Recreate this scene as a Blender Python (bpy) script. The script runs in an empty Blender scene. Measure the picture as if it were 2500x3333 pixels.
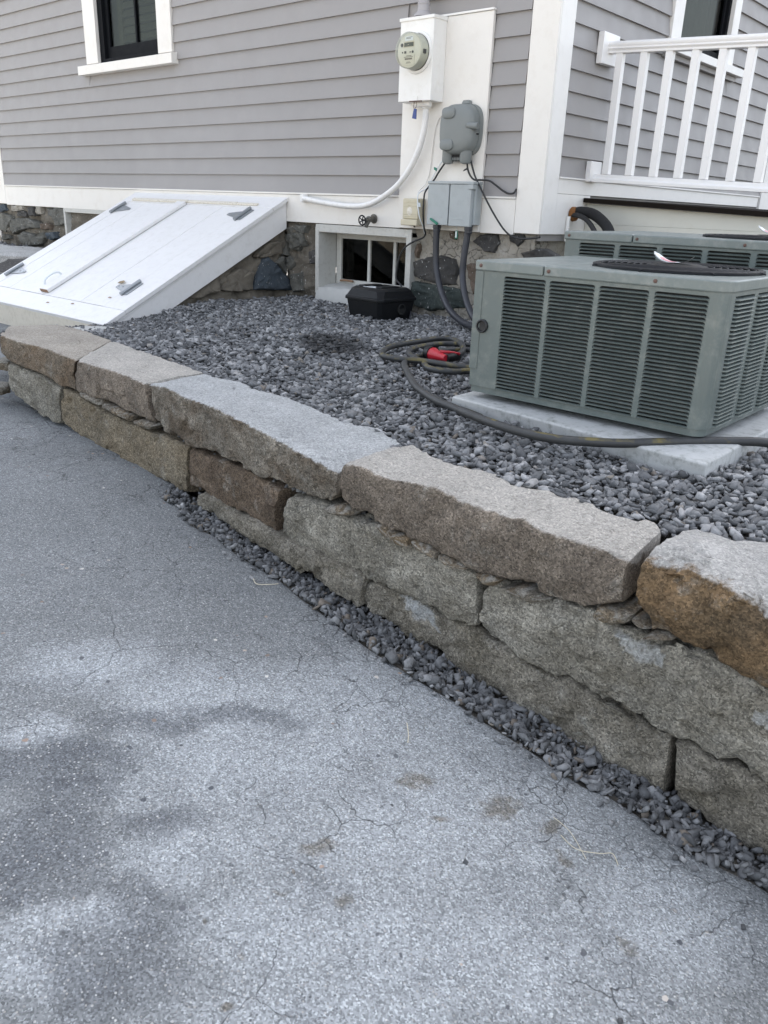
import bpy, bmesh, math, random
import numpy as np
from mathutils import Vector, Matrix, noise as mnoise
random.seed(7); rng = np.random.default_rng(7)
SC = bpy.context.scene; COL = SC.collection
R = math.radians

# ------------------------------------------------------------------ camera, sky, sun, exposure
cam = bpy.data.cameras.new('camera'); cam_o = bpy.data.objects.new('camera', cam); COL.objects.link(cam_o)
cam.sensor_fit = 'VERTICAL'; cam.sensor_height = 34.6; cam.lens = 34.6 * 2601.43 / 3333.0
cam.clip_start = 0.05; cam.clip_end = 500
_right = Vector((0.7464462, 0.66452772, 0.03494258)); _down = Vector((0.26256901, -0.24587398, -0.93306136)); _fwd = Vector((-0.61145366, 0.70565495, -0.35801608))
_m = Matrix((_right, -_down, -_fwd)).transposed().to_4x4(); _m.translation = Vector((2.56057, -4.217, 0.663))
cam_o.matrix_world = _m
SC.camera = cam_o
SC.render.resolution_x = 768; SC.render.resolution_y = 1024

SUN_EL, SUN_AZ = R(57), R(-30)          # behind the house: this side lies in its shade
world = bpy.data.worlds.new('World'); SC.world = world; world.use_nodes = True
wn = world.node_tree.nodes; wl = world.node_tree.links
sky = wn.new('ShaderNodeTexSky'); sky.sky_type = 'NISHITA'; sky.sun_disc = False
sky.sun_elevation = SUN_EL; sky.sun_rotation = SUN_AZ; sky.air_density = 1.0; sky.dust_density = 2.5; sky.ozone_density = 1.0
hs = wn.new('ShaderNodeHueSaturation'); hs.inputs['Saturation'].default_value = 0.42
wl.new(sky.outputs[0], hs.inputs['Color']); wl.new(hs.outputs[0], wn['Background'].inputs['Color'])
wn['Background'].inputs['Strength'].default_value = 0.12
sun = bpy.data.lights.new('sun', 'SUN'); sun.energy = 4.6; sun.angle = R(0.53); sun.color = (1, 0.95, 0.87)
sun_o = bpy.data.objects.new('sun', sun); COL.objects.link(sun_o)
_d = Vector((math.sin(SUN_AZ) * math.cos(SUN_EL), math.cos(SUN_AZ) * math.cos(SUN_EL), math.sin(SUN_EL)))
sun_o.rotation_euler = _d.to_track_quat('Z', 'Y').to_euler(); sun_o.location = (-6, 12, 14)
vs = SC.view_settings; vs.view_transform = 'Standard'; vs.look = 'None'; vs.gamma = 1; vs.use_curve_mapping = False
vs.exposure = 2.05

# ------------------------------------------------------------------ mesh helpers
class MB:
    def __init__(s): s.v = []; s.f = []
    def add(s, vs_, fs_):
        n = len(s.v); s.v += [tuple(p) for p in vs_]; s.f += [tuple(i + n for i in f) for f in fs_]; return s
    def box(s, x0, x1, y0, y1, z0, z1):
        return s.add([(x0,y0,z0),(x1,y0,z0),(x1,y1,z0),(x0,y1,z0),(x0,y0,z1),(x1,y0,z1),(x1,y1,z1),(x0,y1,z1)],
            [(0,3,2,1),(4,5,6,7),(0,1,5,4),(1,2,6,5),(2,3,7,6),(3,0,4,7)])
    def hexa(s, a, b):      # two quads, bottom a (ccw from above) and top b
        return s.add(list(a) + list(b), [(3,2,1,0),(4,5,6,7),(0,1,5,4),(1,2,6,5),(2,3,7,6),(3,0,4,7)])
    def prism(s, poly, fn0, fn1):   # poly of 2d points, fn maps 2d -> 3d for both ends
        n = len(poly)
        return s.add([fn0(*p) for p in poly] + [fn1(*p) for p in poly],
            [tuple(range(n))[::-1], tuple(range(n, 2*n))] + [(i, (i+1) % n, n + (i+1) % n, n + i) for i in range(n)])
    def lathe(s, prof, o, ax, seg=24):   # prof: (radius, distance along ax)
        o = Vector(o); ax = Vector(ax).normalized(); u = ax.orthogonal().normalized(); w = ax.cross(u)
        vs_ = []; fs_ = []
        for (r, h) in prof:
            for k in range(seg):
                a = 2 * math.pi * k / seg
                vs_.append(o + ax * h + (u * math.cos(a) + w * math.sin(a)) * r)
        for i in range(len(prof) - 1):
            for k in range(seg):
                k2 = (k + 1) % seg
                fs_.append((i*seg+k, i*seg+k2, (i+1)*seg+k2, (i+1)*seg+k))
        fs_.append(tuple(range(seg))[::-1]); fs_.append(tuple(range((len(prof)-1)*seg, len(prof)*seg)))
        return s.add(vs_, fs_)
    def torus(s, c, ax, r, t, seg=40, ts=6):
        c = Vector(c); ax = Vector(ax).normalized(); u = ax.orthogonal().normalized(); w = ax.cross(u); vs_ = []; fs_ = []
        for i in range(seg):
            a = 2*math.pi*i/seg; d = u*math.cos(a)+w*math.sin(a)
            for j in range(ts):
                b = 2*math.pi*j/ts; vs_.append(c + d*(r+t*math.cos(b)) + ax*t*math.sin(b))
        for i in range(seg):
            for j in range(ts):
                fs_.append((i*ts+j, ((i+1)%seg)*ts+j, ((i+1)%seg)*ts+(j+1)%ts, i*ts+(j+1)%ts))
        return s.add(vs_, fs_)
    def tube(s, pts, r, seg=12, radf=None):
        pts = [Vector(p) for p in pts]; vs_ = []; fs_ = []; up = None
        for i, p in enumerate(pts):
            t = (pts[min(i+1, len(pts)-1)] - pts[max(i-1, 0)]).normalized()
            if up is None: up = t.orthogonal().normalized()
            up = (up - t * up.dot(t)).normalized(); w = t.cross(up); rr = r if radf is None else radf(i / (len(pts)-1)) * r
            for k in range(seg):
                a = 2*math.pi*k/seg; vs_.append(p + (up*math.cos(a) + w*math.sin(a)) * rr)
        for i in range(len(pts)-1):
            for k in range(seg):
                k2 = (k+1) % seg; fs_.append((i*seg+k, i*seg+k2, (i+1)*seg+k2, (i+1)*seg+k))
        fs_.append(tuple(range(seg))[::-1]); fs_.append(tuple(range((len(pts)-1)*seg, len(pts)*seg)))
        return s.add(vs_, fs_)
    def build(s, name, m, parent=None, smooth=None, bevel=0, segs=2, base=None, sub=0):
        me = bpy.data.meshes.new(name)
        off = base if base is not None else world_base(parent)
        me.from_pydata([(p[0]-off[0], p[1]-off[1], p[2]-off[2]) for p in s.v], [], s.f)
        bm = bmesh.new(); bm.from_mesh(me); bmesh.ops.recalc_face_normals(bm, faces=bm.faces); bm.to_mesh(me); bm.free()
        o = bpy.data.objects.new(name, me); COL.objects.link(o)
        if m is not None: me.materials.append(m)
        if parent is not None: o.parent = parent
        elif base is not None: o.location = base
        if smooth: me.polygons.foreach_set('use_smooth', [True]*len(me.polygons))
        if smooth == 'auto':
            me.set_sharp_from_angle(angle=R(38))
        if bevel:
            b = o.modifiers.new('bevel', 'BEVEL'); b.width = bevel; b.segments = segs; b.limit_method = 'ANGLE'; b.angle_limit = R(35)
            me.polygons.foreach_set('use_smooth', [True]*len(me.polygons)); b.harden_normals = True
        if sub:
            q = o.modifiers.new('sub', 'SUBSURF'); q.levels = sub; q.render_levels = sub
        return o
def world_base(o):
    v = Vector((0, 0, 0))
    while o is not None: v = v + o.location; o = o.parent
    return v
def tag(o, label=None, cat=None, group=None, kind=None):
    if label: o['label'] = label
    if cat: o['category'] = cat
    if group: o['group'] = group
    if kind: o['kind'] = kind
    return o
def thing(name, label, cat, loc, group=None):
    o = bpy.data.objects.new(name, None); COL.objects.link(o); o.location = loc; o.empty_display_size = .1
    return tag(o, label, cat, group)
def cp(o, parent, loc):      # a copy of a part, sharing its mesh
    c = o.copy(); COL.objects.link(c); c.parent = parent; c.location = loc; return c
def smooth_path(pts, n=8):
    P = [Vector(p) for p in pts]; out = []
    for i in range(len(P)-1):
        p0 = P[max(i-1, 0)]; p1 = P[i]; p2 = P[i+1]; p3 = P[min(i+2, len(P)-1)]
        for k in range(n):
            t = k / n
            out.append(.5*((2*p1) + (p2-p0)*t + (2*p0-5*p1+4*p2-p3)*t*t + (3*p1-p0-3*p2+p3)*t**3))
    out.append(P[-1]); return out

# ------------------------------------------------------------------ materials
class NT:
    def __init__(s, name):
        s.m = bpy.data.materials.new(name); s.m.use_nodes = True; s.n = s.m.node_tree.nodes; s.l = s.m.node_tree.links
        s.b = s.n['Principled BSDF']; s.pos = s.n.new('ShaderNodeNewGeometry').outputs['Position']
    def link(s, a, b): s.l.new(a, b)
    def _in(s, sock, v):
        if hasattr(v, 'default_value') or isinstance(v, bpy.types.NodeSocket): s.l.new(v, sock)
        else: sock.default_value = v
    def noise(s, scale, detail=4, rough=.6, vec=None, dist=0, out='Fac'):
        n = s.n.new('ShaderNodeTexNoise'); n.inputs['Scale'].default_value = scale; n.inputs['Detail'].default_value = detail
        n.inputs['Roughness'].default_value = rough; n.inputs['Distortion'].default_value = dist; s.l.new(vec or s.pos, n.inputs['Vector']); return n.outputs[out]
    def vor(s, scale, vec=None, feature='F1', out='Color', rnd=1):
        n = s.n.new('ShaderNodeTexVoronoi'); n.feature = feature; n.inputs['Scale'].default_value = scale; n.inputs['Randomness'].default_value = rnd
        s.l.new(vec or s.pos, n.inputs['Vector']); return n.outputs[out]
    def math(s, op, a, b=0., c=0., clamp=False):
        n = s.n.new('ShaderNodeMath'); n.operation = op; n.use_clamp = clamp
        for i, v in enumerate((a, b, c)): s._in(n.inputs[i], v)
        return n.outputs[0]
    def ramp(s, fac, stops):
        n = s.n.new('ShaderNodeValToRGB'); e = n.color_ramp.elements
        while len(e) < len(stops): e.new(.5)
        for el, (p, c) in zip(e, stops):
            el.position = p; el.color = (c, c, c, 1) if not hasattr(c, '__len__') else (*c, 1)
        s.l.new(fac, n.inputs[0]); return n.outputs[0]
    def mix(s, fac, a, b, mode='MIX'):
        n = s.n.new('ShaderNodeMix'); n.data_type = 'RGBA'; n.blend_type = mode
        for sock, v in ((n.inputs[0], fac), (n.inputs[6], a), (n.inputs[7], b)):
            if isinstance(v, (tuple, list)): v = (*v, 1) if len(v) == 3 else v
            s._in(sock, v)
        return n.outputs[2]
    def stretch(s, sx, sy, sz):
        n = s.n.new('ShaderNodeVectorMath'); n.operation = 'MULTIPLY'; s.l.new(s.pos, n.inputs[0]); n.inputs[1].default_value = (sx, sy, sz); return n.outputs[0]
    def warp(s, scale, amt):
        n = s.n.new('ShaderNodeVectorMath'); n.operation = 'MULTIPLY_ADD'; s.l.new(s.noise(scale, 3, out='Color'), n.inputs[0])
        n.inputs[1].default_value = (amt, amt, amt); s.l.new(s.pos, n.inputs[2]); return n.outputs[0]
    def sep(s, v=None):
        n = s.n.new('ShaderNodeSeparateXYZ'); s.l.new(v or s.pos, n.inputs[0]); return n.outputs
    def attr(s, name, out='Fac'):
        n = s.n.new('ShaderNodeAttribute'); n.attribute_name = name; return n.outputs[out]
    def col(s, c): s._in(s.b.inputs['Base Color'], (*c, 1) if isinstance(c, (tuple, list)) and len(c) == 3 else c)
    def rough(s, r): s._in(s.b.inputs['Roughness'], r)
    def bump(s, h, strength=.3, dist=.01):
        n = s.n.new('ShaderNodeBump'); n.inputs['Strength'].default_value = strength; n.inputs['Distance'].default_value = dist
        s.l.new(h, n.inputs['Height']); s.l.new(n.outputs[0], s.b.inputs['Normal'])
    def val(s, **k):
        for a, v in k.items(): s.b.inputs[a.replace('_', ' ')].default_value = v
def sc(c, k): return tuple(min(1, x*k) for x in c)
def paint(name, c, rough=.5, var=.06, scale=6, bump=.08, grain=None, dirt=None, metallic=0., spec=None):
    t = NT(name); n1 = t.noise(scale, 5, .65); col = t.mix(n1, sc(c, 1-var), sc(c, 1+var))
    if dirt:
        d = t.math('MULTIPLY', t.ramp(t.noise(scale*2.3, 6, .7), [(.5, 0.), (.72, 1.)]), dirt[1]); col = t.mix(d, col, dirt[0])
    t.col(col); t.rough(t.ramp(t.noise(scale*3, 3), [(.3, max(.05, rough-.08)), (.7, min(1, rough+.08))]))
    vec = t.stretch(*grain) if grain else None
    if bump: t.bump(t.noise(60 if not grain else 1, 4, .6, vec=vec), bump, .004)
    t.val(Metallic=metallic)
    if spec is not None: t.b.inputs['Specular IOR Level'].default_value = spec
    return t.m
M = {}
M['white'] = paint('white_paint', (.80,.785,.755), .45, .03, 5, .06, dirt=((.62,.59,.54), .25))
M['trim'] = paint('trim_paint', (.755,.73,.685), .45, .03, 4, .05, grain=(6,60,60), dirt=((.6,.55,.48), .3))
M['board_white'] = paint('weathered_white_board', (.76,.752,.742), .55, .05, 8, .14, grain=(60,6,12), dirt=((.60,.585,.55), .4))
M['cream'] = paint('cream_strip', (.70,.66,.57), .6, .10, 30, .2, dirt=((.32,.25,.18), .7))
M['rail'] = paint('railing_white', (.80,.79,.78), .35, .02, 6, .02)
M['siding'] = paint('grey_siding', (.286,.275,.270), .55, .06, 2.2, .10, grain=(8,8,90), dirt=((.33,.31,.30), .3))
M['sidingB'] = M['siding']
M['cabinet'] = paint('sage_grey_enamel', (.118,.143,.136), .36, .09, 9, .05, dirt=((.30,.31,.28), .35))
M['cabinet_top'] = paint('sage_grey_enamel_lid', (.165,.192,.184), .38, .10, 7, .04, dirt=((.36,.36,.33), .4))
M['dark'] = paint('dark_interior', (.012,.013,.013), .8, .2, 8, 0)
M['coil'] = paint('condenser_coil', (.030,.031,.030), .6, .3, 90, .3, grain=(900,900,20))
M['black'] = paint('black_plastic', (.008,.009,.0105), .45, .2, 14, .05, spec=.22)
M['blackmetal'] = paint('black_wire', (.012,.013,.016), .5, .2, 14, .0, spec=.25)
M['rubber'] = paint('black_cable', (.014,.014,.015), .5, .2, 20, 0)
M['conduit'] = paint('dark_grey_conduit', (.028,.030,.037), .45, .12, 10, .05)
M['greybox'] = paint('grey_enamel_box', (.36,.39,.395), .45, .05, 7, .03, dirt=((.26,.27,.27), .35))
M['greyplastic'] = paint('grey_plastic', (.185,.20,.195), .5, .06, 7, .06)
M['beige'] = paint('beige_plastic', (.55,.50,.37), .45, .05, 9, .03, dirt=((.38,.33,.24), .3))
M['boxwhite'] = paint('white_metal_box', (.80,.79,.76), .4, .03, 8, .04, dirt=((.62,.58,.52), .3))
M['pipewhite'] = paint('white_painted_pipe', (.78,.77,.75), .4, .04, 14, .10, dirt=((.55,.52,.47), .4))
M['pipegrey'] = paint('grey_painted_pipe', (.36,.345,.35), .5, .05, 14, .12)
M['galv'] = paint('galvanised_steel', (.34,.36,.375), .42, .15, 40, .05, metallic=.7)
M['rust'] = paint('rusty_screw', (.12,.07,.055), .7, .3, 90, .2)
M['brass'] = paint('weathered_brass', (.13,.125,.11), .5, .3, 40, .2, metallic=.5)
M['sash'] = paint('black_sash', (.007,.008,.010), .6, .1, 10, .02, spec=.08)
M['blind'] = paint('beige_shutter', (.36,.34,.26), .6, .05, 10, .03)
M['curtain'] = paint('grey_curtain', (.075,.08,.08), .85, .12, 6, .1)
M['concrete'] = paint('pad_concrete', (.43,.44,.435), .85, .14, 14, .4, dirt=((.15,.16,.14), .75))
M['bulkbase'] = paint('parged_base', (.170,.150,.120), .95, .30, 9, .7, dirt=((.075,.062,.05), .7))
M['sill_conc'] = paint('pale_concrete', (.46,.46,.44), .9, .12, 10, .4)
M['frontboard'] = paint('dirty_cream_board', (.56,.52,.44), .7, .08, 12, .15, dirt=((.36,.31,.24), .5))
M['red'] = paint('red_plastic', (.42,.012,.025), .4, .1, 20, .02)
M['green'] = paint('green_tag', (.015,.17,.11), .45, .1, 30, 0)
M['label'] = paint('white_label', (.74,.78,.80), .5, .03, 40, 0)
M['pink'] = paint('pink_sticker_print', (.66,.30,.33), .4, .25, 60, 0)
M['sticker'] = paint('grey_sticker_rim', (.42,.44,.44), .35, .1, 60, 0)
M['blue'] = paint('blue_seal', (.03,.06,.22), .35, .3, 80, 0)
M['foam'] = paint('orange_foam', (.20,.085,.025), .9, .4, 50, .5)
M['sleeve'] = paint('black_foam_sleeve', (.010,.010,.011), .85, .2, 40, .3)
M['deckedge'] = paint('dark_brown_deck_edge', (.015,.012,.010), .8, .2, 10, .2, grain=(4,80,80), spec=.05)
M['skirt'] = paint('porch_skirt_paint', (.66,.645,.57), .6, .04, 5, .05, dirt=((.56,.53,.44), .3))
M['roof'] = paint('roof_shingles', (.06,.06,.062), .9, .2, 9, .4)
M['meterface'] = paint('meter_face', (.63,.625,.545), .5, .03, 40, 0)
M['lcd'] = paint('meter_display', (.075,.08,.055), .3, .1, 60, 0)
M['print'] = paint('dark_print', (.055,.055,.05), .6, .2, 60, 0)
M['leaf'] = paint('dry_leaf', (.30,.235,.15), .8, .25, 60, .2)
M['straw'] = paint('dry_straw', (.55,.50,.38), .8, .2, 60, 0)
M['wood'] = paint('bare_wood', (.26,.16,.10), .8, .25, 40, .3)
M['winframe'] = paint('old_white_window_paint', (.52,.515,.48), .6, .09, 14, .3, dirt=((.36,.34,.30), .55))
def glass(name, tint=(1,1,1), refl=.35):
    t = NT(name); n = t.n; out = n['Material Output']; n.remove(t.b)
    tr = n.new('ShaderNodeBsdfTransparent'); tr.inputs[0].default_value = (*tint, 1)
    gl = n.new('ShaderNodeBsdfGlossy'); gl.inputs['Roughness'].default_value = .02
    fr = n.new('ShaderNodeFresnel'); fr.inputs[0].default_value = 1.5
    mx = n.new('ShaderNodeMixShader'); mm = n.new('ShaderNodeMath'); mm.operation = 'MULTIPLY'; mm.inputs[1].default_value = refl; t.link(fr.outputs[0], mm.inputs[0])
    t.link(mm.outputs[0], mx.inputs[0]); t.link(tr.outputs[0], mx.inputs[1]); t.link(gl.outputs[0], mx.inputs[2]); t.link(mx.outputs[0], out.inputs[0]); return t.m
M['glass'] = glass('window_glass', (.48,.50,.47), .20); M['dirtyglass'] = glass('dirty_cellar_glass', (.25,.25,.235), .22); M['meterglass'] = glass('meter_glass', (.97,.98,.95), .7)

def m_asphalt():
    t = NT('worn_asphalt')
    big = t.noise(1.1, 5, .6, dist=.4); mid = t.noise(5, 5, .65)
    # dark and pale patches (ellipses in driveway coordinates, ragged by noise)
    w2 = t.stretch(1, 1, 1); w = t.warp(5, .16); X, Y, Z = t.sep(w)
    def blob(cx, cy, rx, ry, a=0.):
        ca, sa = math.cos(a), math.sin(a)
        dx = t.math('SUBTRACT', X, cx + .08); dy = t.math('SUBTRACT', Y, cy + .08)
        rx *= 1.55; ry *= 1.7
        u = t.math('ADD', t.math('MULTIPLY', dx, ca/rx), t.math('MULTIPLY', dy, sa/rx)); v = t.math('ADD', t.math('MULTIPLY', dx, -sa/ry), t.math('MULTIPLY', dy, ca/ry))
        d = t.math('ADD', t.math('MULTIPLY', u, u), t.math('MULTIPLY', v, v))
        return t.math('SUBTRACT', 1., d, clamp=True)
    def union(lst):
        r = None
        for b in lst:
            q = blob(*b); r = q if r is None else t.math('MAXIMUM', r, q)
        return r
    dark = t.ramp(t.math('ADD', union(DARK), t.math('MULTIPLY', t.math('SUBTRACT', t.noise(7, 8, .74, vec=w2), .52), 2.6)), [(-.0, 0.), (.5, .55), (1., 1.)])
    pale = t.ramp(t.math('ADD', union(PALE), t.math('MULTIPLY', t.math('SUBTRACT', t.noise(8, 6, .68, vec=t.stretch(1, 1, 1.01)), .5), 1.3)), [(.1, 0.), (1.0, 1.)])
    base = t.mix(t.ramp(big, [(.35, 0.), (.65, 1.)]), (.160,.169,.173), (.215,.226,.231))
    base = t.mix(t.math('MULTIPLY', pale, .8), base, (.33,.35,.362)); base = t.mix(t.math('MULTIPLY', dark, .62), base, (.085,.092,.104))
    # aggregate: fine grit, stones and scattered pale chips
    vc = t.sep(t.vor(300)); f1 = t.ramp(vc[0], [(0., .56), (.5, .94), (.85, 1.18), (1., 1.65)])
    col = t.mix(1., base, f1, 'MULTIPLY')
    vb = t.vor(170); vb3 = t.sep(vb); thr = t.math('ADD', t.math('MULTIPLY_ADD', dark, .05, vb3[1]), t.math('MULTIPLY', t.math('SUBTRACT', t.noise(3.3, 5, .65), .5), .5)); dist = t.vor(170, out='Distance')
    inside = t.math('MULTIPLY', t.ramp(dist, [(.28, 1.), (.42, 0.)]), t.ramp(thr, [(.76, 0.), (.80, 1.)]))
    stone = t.ramp(vb3[0], [(0., (.07,.075,.08)), (.35, (.20,.20,.20)), (.6, (.34,.33,.31)), (.85, (.46,.46,.45)), (1., (.58,.58,.57))])
    col = t.mix(t.math('MULTIPLY', inside, .8), col, stone)
    pw = t.warp(40, .014); vd = t.sep(t.vor(34, vec=pw)); dd = t.vor(34, vec=pw, out='Distance')
    peb = t.math('MULTIPLY', t.ramp(dd, [(.17, 1.), (.21, 0.)]), t.ramp(vd[1], [(.885, 0.), (.895, 1.)]))
    col = t.mix(t.math('MULTIPLY', peb, .85), col, t.ramp(vd[0], [(0., (.055,.06,.07)), (.6, (.11,.115,.125)), (.8, (.30,.21,.15)), (1., (.62,.60,.56))]))
    # brown earth stains
    st = t.math('MAXIMUM', t.math('MULTIPLY', t.ramp(t.noise(4.2, 6, .7), [(.655, 0.), (.74, 1.)]), .45), t.math('MULTIPLY', t.ramp(t.math('ADD', union(STAIN), t.math('MULTIPLY', t.math('SUBTRACT', t.noise(30, 6, .75), .5), 2.6)), [(.35, 0.), (1.1, 1.)]), .75))
    col = t.mix(st, col, t.mix(1., col, (.47,.40,.32), 'MULTIPLY'))
    # fine cracks, thickest near the wall
    cw = t.warp(13, .07); e = t.vor(3.1, vec=cw, feature='DISTANCE_TO_EDGE', out='Distance'); e2 = t.vor(7.5, vec=cw, feature='DISTANCE_TO_EDGE', out='Distance')
    c1 = t.math('MULTIPLY', t.ramp(e, [(.0012, 1.), (.0045, 0.)]), t.ramp(t.noise(2.6, 4), [(.52, 0.), (.60, 1.)]))
    c2 = t.math('MULTIPLY', t.ramp(e2, [(.0025, 1.), (.010, 0.)]), t.ramp(t.noise(2.9, 4, vec=t.stretch(1, 1.3, 1)), [(.52, 0.), (.60, 1.)]))
    e3 = t.vor(13, vec=cw, feature='DISTANCE_TO_EDGE', out='Distance'); c3 = t.math('MULTIPLY', t.math('MULTIPLY', t.ramp(e3, [(.005, 1.), (.026, 0.)]), t.ramp(t.noise(3.4, 4), [(.46, 0.), (.55, 1.)])), t.ramp(t.math('ADD', t.sep()[1], 3.2), [(.05, 0.), (.35, 1.)]))
    near = t.ramp(t.math('MULTIPLY_ADD', t.sep()[1], .5, 2.2), [(.12, 0.), (.42, 1.)])
    crack = t.math('MAXIMUM', t.math('MULTIPLY', t.math('MAXIMUM', c1, c2), near), t.math('MULTIPLY', c3, .85))
    col = t.mix(t.math('MULTIPLY', crack, .8), col, (.03,.03,.033))
    t.col(col); t.rough(.85)
    h = t.math('SUBTRACT', t.math('ADD', t.math('MULTIPLY', vc[0], .35), t.math('ADD', inside, t.math('MULTIPLY', peb, 1.2))), t.math('MULTIPLY', crack, 4.))
    t.bump(h, .5, .0018); t.b.inputs['Specular IOR Level'].default_value = .25
    return t.m
def m_granite(name, face, top, stain=None, fleck=1.0):
    t = NT(name); p = t.attr('patina')
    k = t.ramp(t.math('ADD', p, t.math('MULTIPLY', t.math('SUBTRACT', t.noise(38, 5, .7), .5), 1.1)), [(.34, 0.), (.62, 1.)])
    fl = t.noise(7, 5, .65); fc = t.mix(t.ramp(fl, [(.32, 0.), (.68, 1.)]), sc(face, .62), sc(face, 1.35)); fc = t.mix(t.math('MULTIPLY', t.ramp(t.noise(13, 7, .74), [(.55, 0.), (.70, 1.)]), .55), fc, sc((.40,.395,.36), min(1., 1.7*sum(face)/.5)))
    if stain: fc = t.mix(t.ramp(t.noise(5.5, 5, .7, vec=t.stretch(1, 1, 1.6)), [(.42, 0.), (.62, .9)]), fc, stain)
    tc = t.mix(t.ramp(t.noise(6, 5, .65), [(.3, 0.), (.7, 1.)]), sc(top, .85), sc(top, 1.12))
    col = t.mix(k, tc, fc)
    v = t.sep(t.vor(250, vec=t.warp(110, .010))); n = t.noise(170, 4, .8); n2 = t.noise(75, 4, .75)
    sp = t.ramp(v[0], [(0., .28), (.22, .62), (.5, 1.), (.8, 1.3), (1., 1.95)])
    col = t.mix(t.math('MULTIPLY_ADD', k, .35*fleck, .35*fleck), col, t.mix(1., col, sp, 'MULTIPLY'))
    col = t.mix(t.math('MULTIPLY', t.ramp(n, [(.57, 0.), (.66, 1.)]), .55), col, t.mix(1., col, (2.0,2.0,1.95), 'MULTIPLY'))
    col = t.mix(t.math('MULTIPLY', t.ramp(n2, [(.35, 1.), (.48, 0.)]), .45), col, t.mix(1., col, (.42,.42,.42), 'MULTIPLY'))
    lich = t.math('MULTIPLY', t.ramp(t.noise(16, 6, .75), [(.64, 0.), (.72, 1.)]), .45); col = t.mix(lich, col, (.38,.39,.36))
    t.col(col); t.rough(.92); t.bump(t.math('ADD', t.math('MULTIPLY', t.noise(38, 8, .74), 1.8), t.math('MULTIPLY', n, .5)), .9, .009); t.b.inputs['Specular IOR Level'].default_value = .25
    return t.m
def m_gravel():
    t = NT('crushed_bluestone'); a = t.attr('tint')
    c = t.ramp(a, [(0., (.066,.068,.071)), (.3, (.120,.123,.127)), (.6, (.180,.183,.187)), (.88, (.27,.272,.275)), (.97, (.36,.36,.36)), (.985, (.16,.135,.11)), (1., (.24,.22,.19))])
    w = t.ramp(t.noise(90, 3), [(.3, .75), (.7, 1.25)]); c = t.mix(1., c, w, 'MULTIPLY')
    X, Y, Z = t.sep(t.warp(9, .16)); ex = t.math('SUBTRACT', X, -.24); ey = t.math('SUBTRACT', Y, -1.26); dx = t.math('MULTIPLY', t.math('ADD', t.math('MULTIPLY', ex, .74), t.math('MULTIPLY', ey, -.67)), 2.9); dy = t.math('MULTIPLY', t.math('ADD', t.math('MULTIPLY', ex, .67), t.math('MULTIPLY', ey, .74)), 4.6)
    wet = t.ramp(t.math('ADD', t.math('MULTIPLY', dx, dx), t.math('MULTIPLY', dy, dy)), [(.35, 1.), (1.25, 0.)])
    c = t.mix(t.math('MULTIPLY', wet, .9), c, t.mix(1., c, (.20,.20,.20), 'MULTIPLY'))
    t.col(c); t.rough(.85); t.bump(t.noise(320, 4), .2, .0015); return t.m
def m_rubble(name, c1, c2, bumpd=.02, cracks=False):
    t = NT(name); n = t.noise(11, 7, .7); col = t.mix(t.ramp(n, [(.3, 0.), (.7, 1.)]), c1, c2)
    col = t.mix(t.math('MULTIPLY', t.ramp(t.noise(60, 5, .7), [(.3, 1.), (.5, 0.)]), .5), col, sc(c1, .45))
    h = t.noise(24, 8, .72)
    if cracks:
        e = t.vor(15, vec=t.warp(20, .05), feature='DISTANCE_TO_EDGE', out='Distance'); ck = t.math('MULTIPLY', t.ramp(e, [(.008, 1.), (.04, 0.)]), t.ramp(t.noise(8, 3), [(.42, 0.), (.55, 1.)]))
        col = t.mix(t.math('MULTIPLY', ck, .75), col, (.05,.045,.04)); h = t.math('SUBTRACT', h, t.math('MULTIPLY', ck, .5))
    col = t.mix(t.math('MULTIPLY', t.ramp(t.noise(70, 2, .5, vec=t.stretch(1.4, 1.4, .5)), [(.69, 0.), (.72, 1.)]), .85), col, (.62,.62,.60)) if not cracks else col
    t.col(col); t.rough(.9); t.bump(h, .9, bumpd); return t.m
def m_hose():
    t = NT('black_yellow_hose'); a = t.attr('stripe'); tw = t.sep(t.pos)
    v = t.noise(150, 2); k = t.math('MULTIPLY', t.ramp(a, [(.5, 0.), (.6, 1.)]), t.ramp(t.noise(14, 3), [(.50, .0), (.64, .75)]))
    col = t.mix(k, t.mix(t.noise(30, 3), (.022,.023,.024), (.05,.052,.053)), (.15,.12,.03)); t.col(col); t.rough(.55); t.bump(t.noise(420, 2, vec=t.stretch(1, 1, .4)), .25, .001); return t.m

# measured outlines, metres
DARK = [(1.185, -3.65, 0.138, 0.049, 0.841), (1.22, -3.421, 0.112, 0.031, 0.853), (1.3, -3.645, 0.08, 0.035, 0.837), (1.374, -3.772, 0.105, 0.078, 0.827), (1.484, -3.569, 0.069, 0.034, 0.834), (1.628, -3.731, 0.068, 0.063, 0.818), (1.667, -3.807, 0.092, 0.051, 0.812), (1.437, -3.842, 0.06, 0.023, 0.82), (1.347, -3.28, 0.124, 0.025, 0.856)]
PALE = [(0.95, -3.425, 0.14, 0.084, 0.86), (1.216, -3.284, 0.182, 0.115, 0.861), (1.467, -3.328, 0.257, 0.142, 0.851), (1.513, -3.093, 0.284, 0.176, 0.863), (1.852, -3.197, 0.314, 0.195, 0.843), (2.047, -3.383, 0.364, 0.114, 0.822), (1.583, -3.886, 0.082, 0.046, 0.811), (1.568, -3.785, 0.088, 0.034, 0.818), (1.582, -3.576, 0.133, 0.06, 0.83), (1.079, -3.636, 0.075, 0.038, 0.845), (1.8, -3.549, 0.157, 0.082, 0.822), (2.23, -3.069, 0.179, 0.112, 0.833), (1.949, -3.607, 0.186, 0.048, 0.811)]
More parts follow.
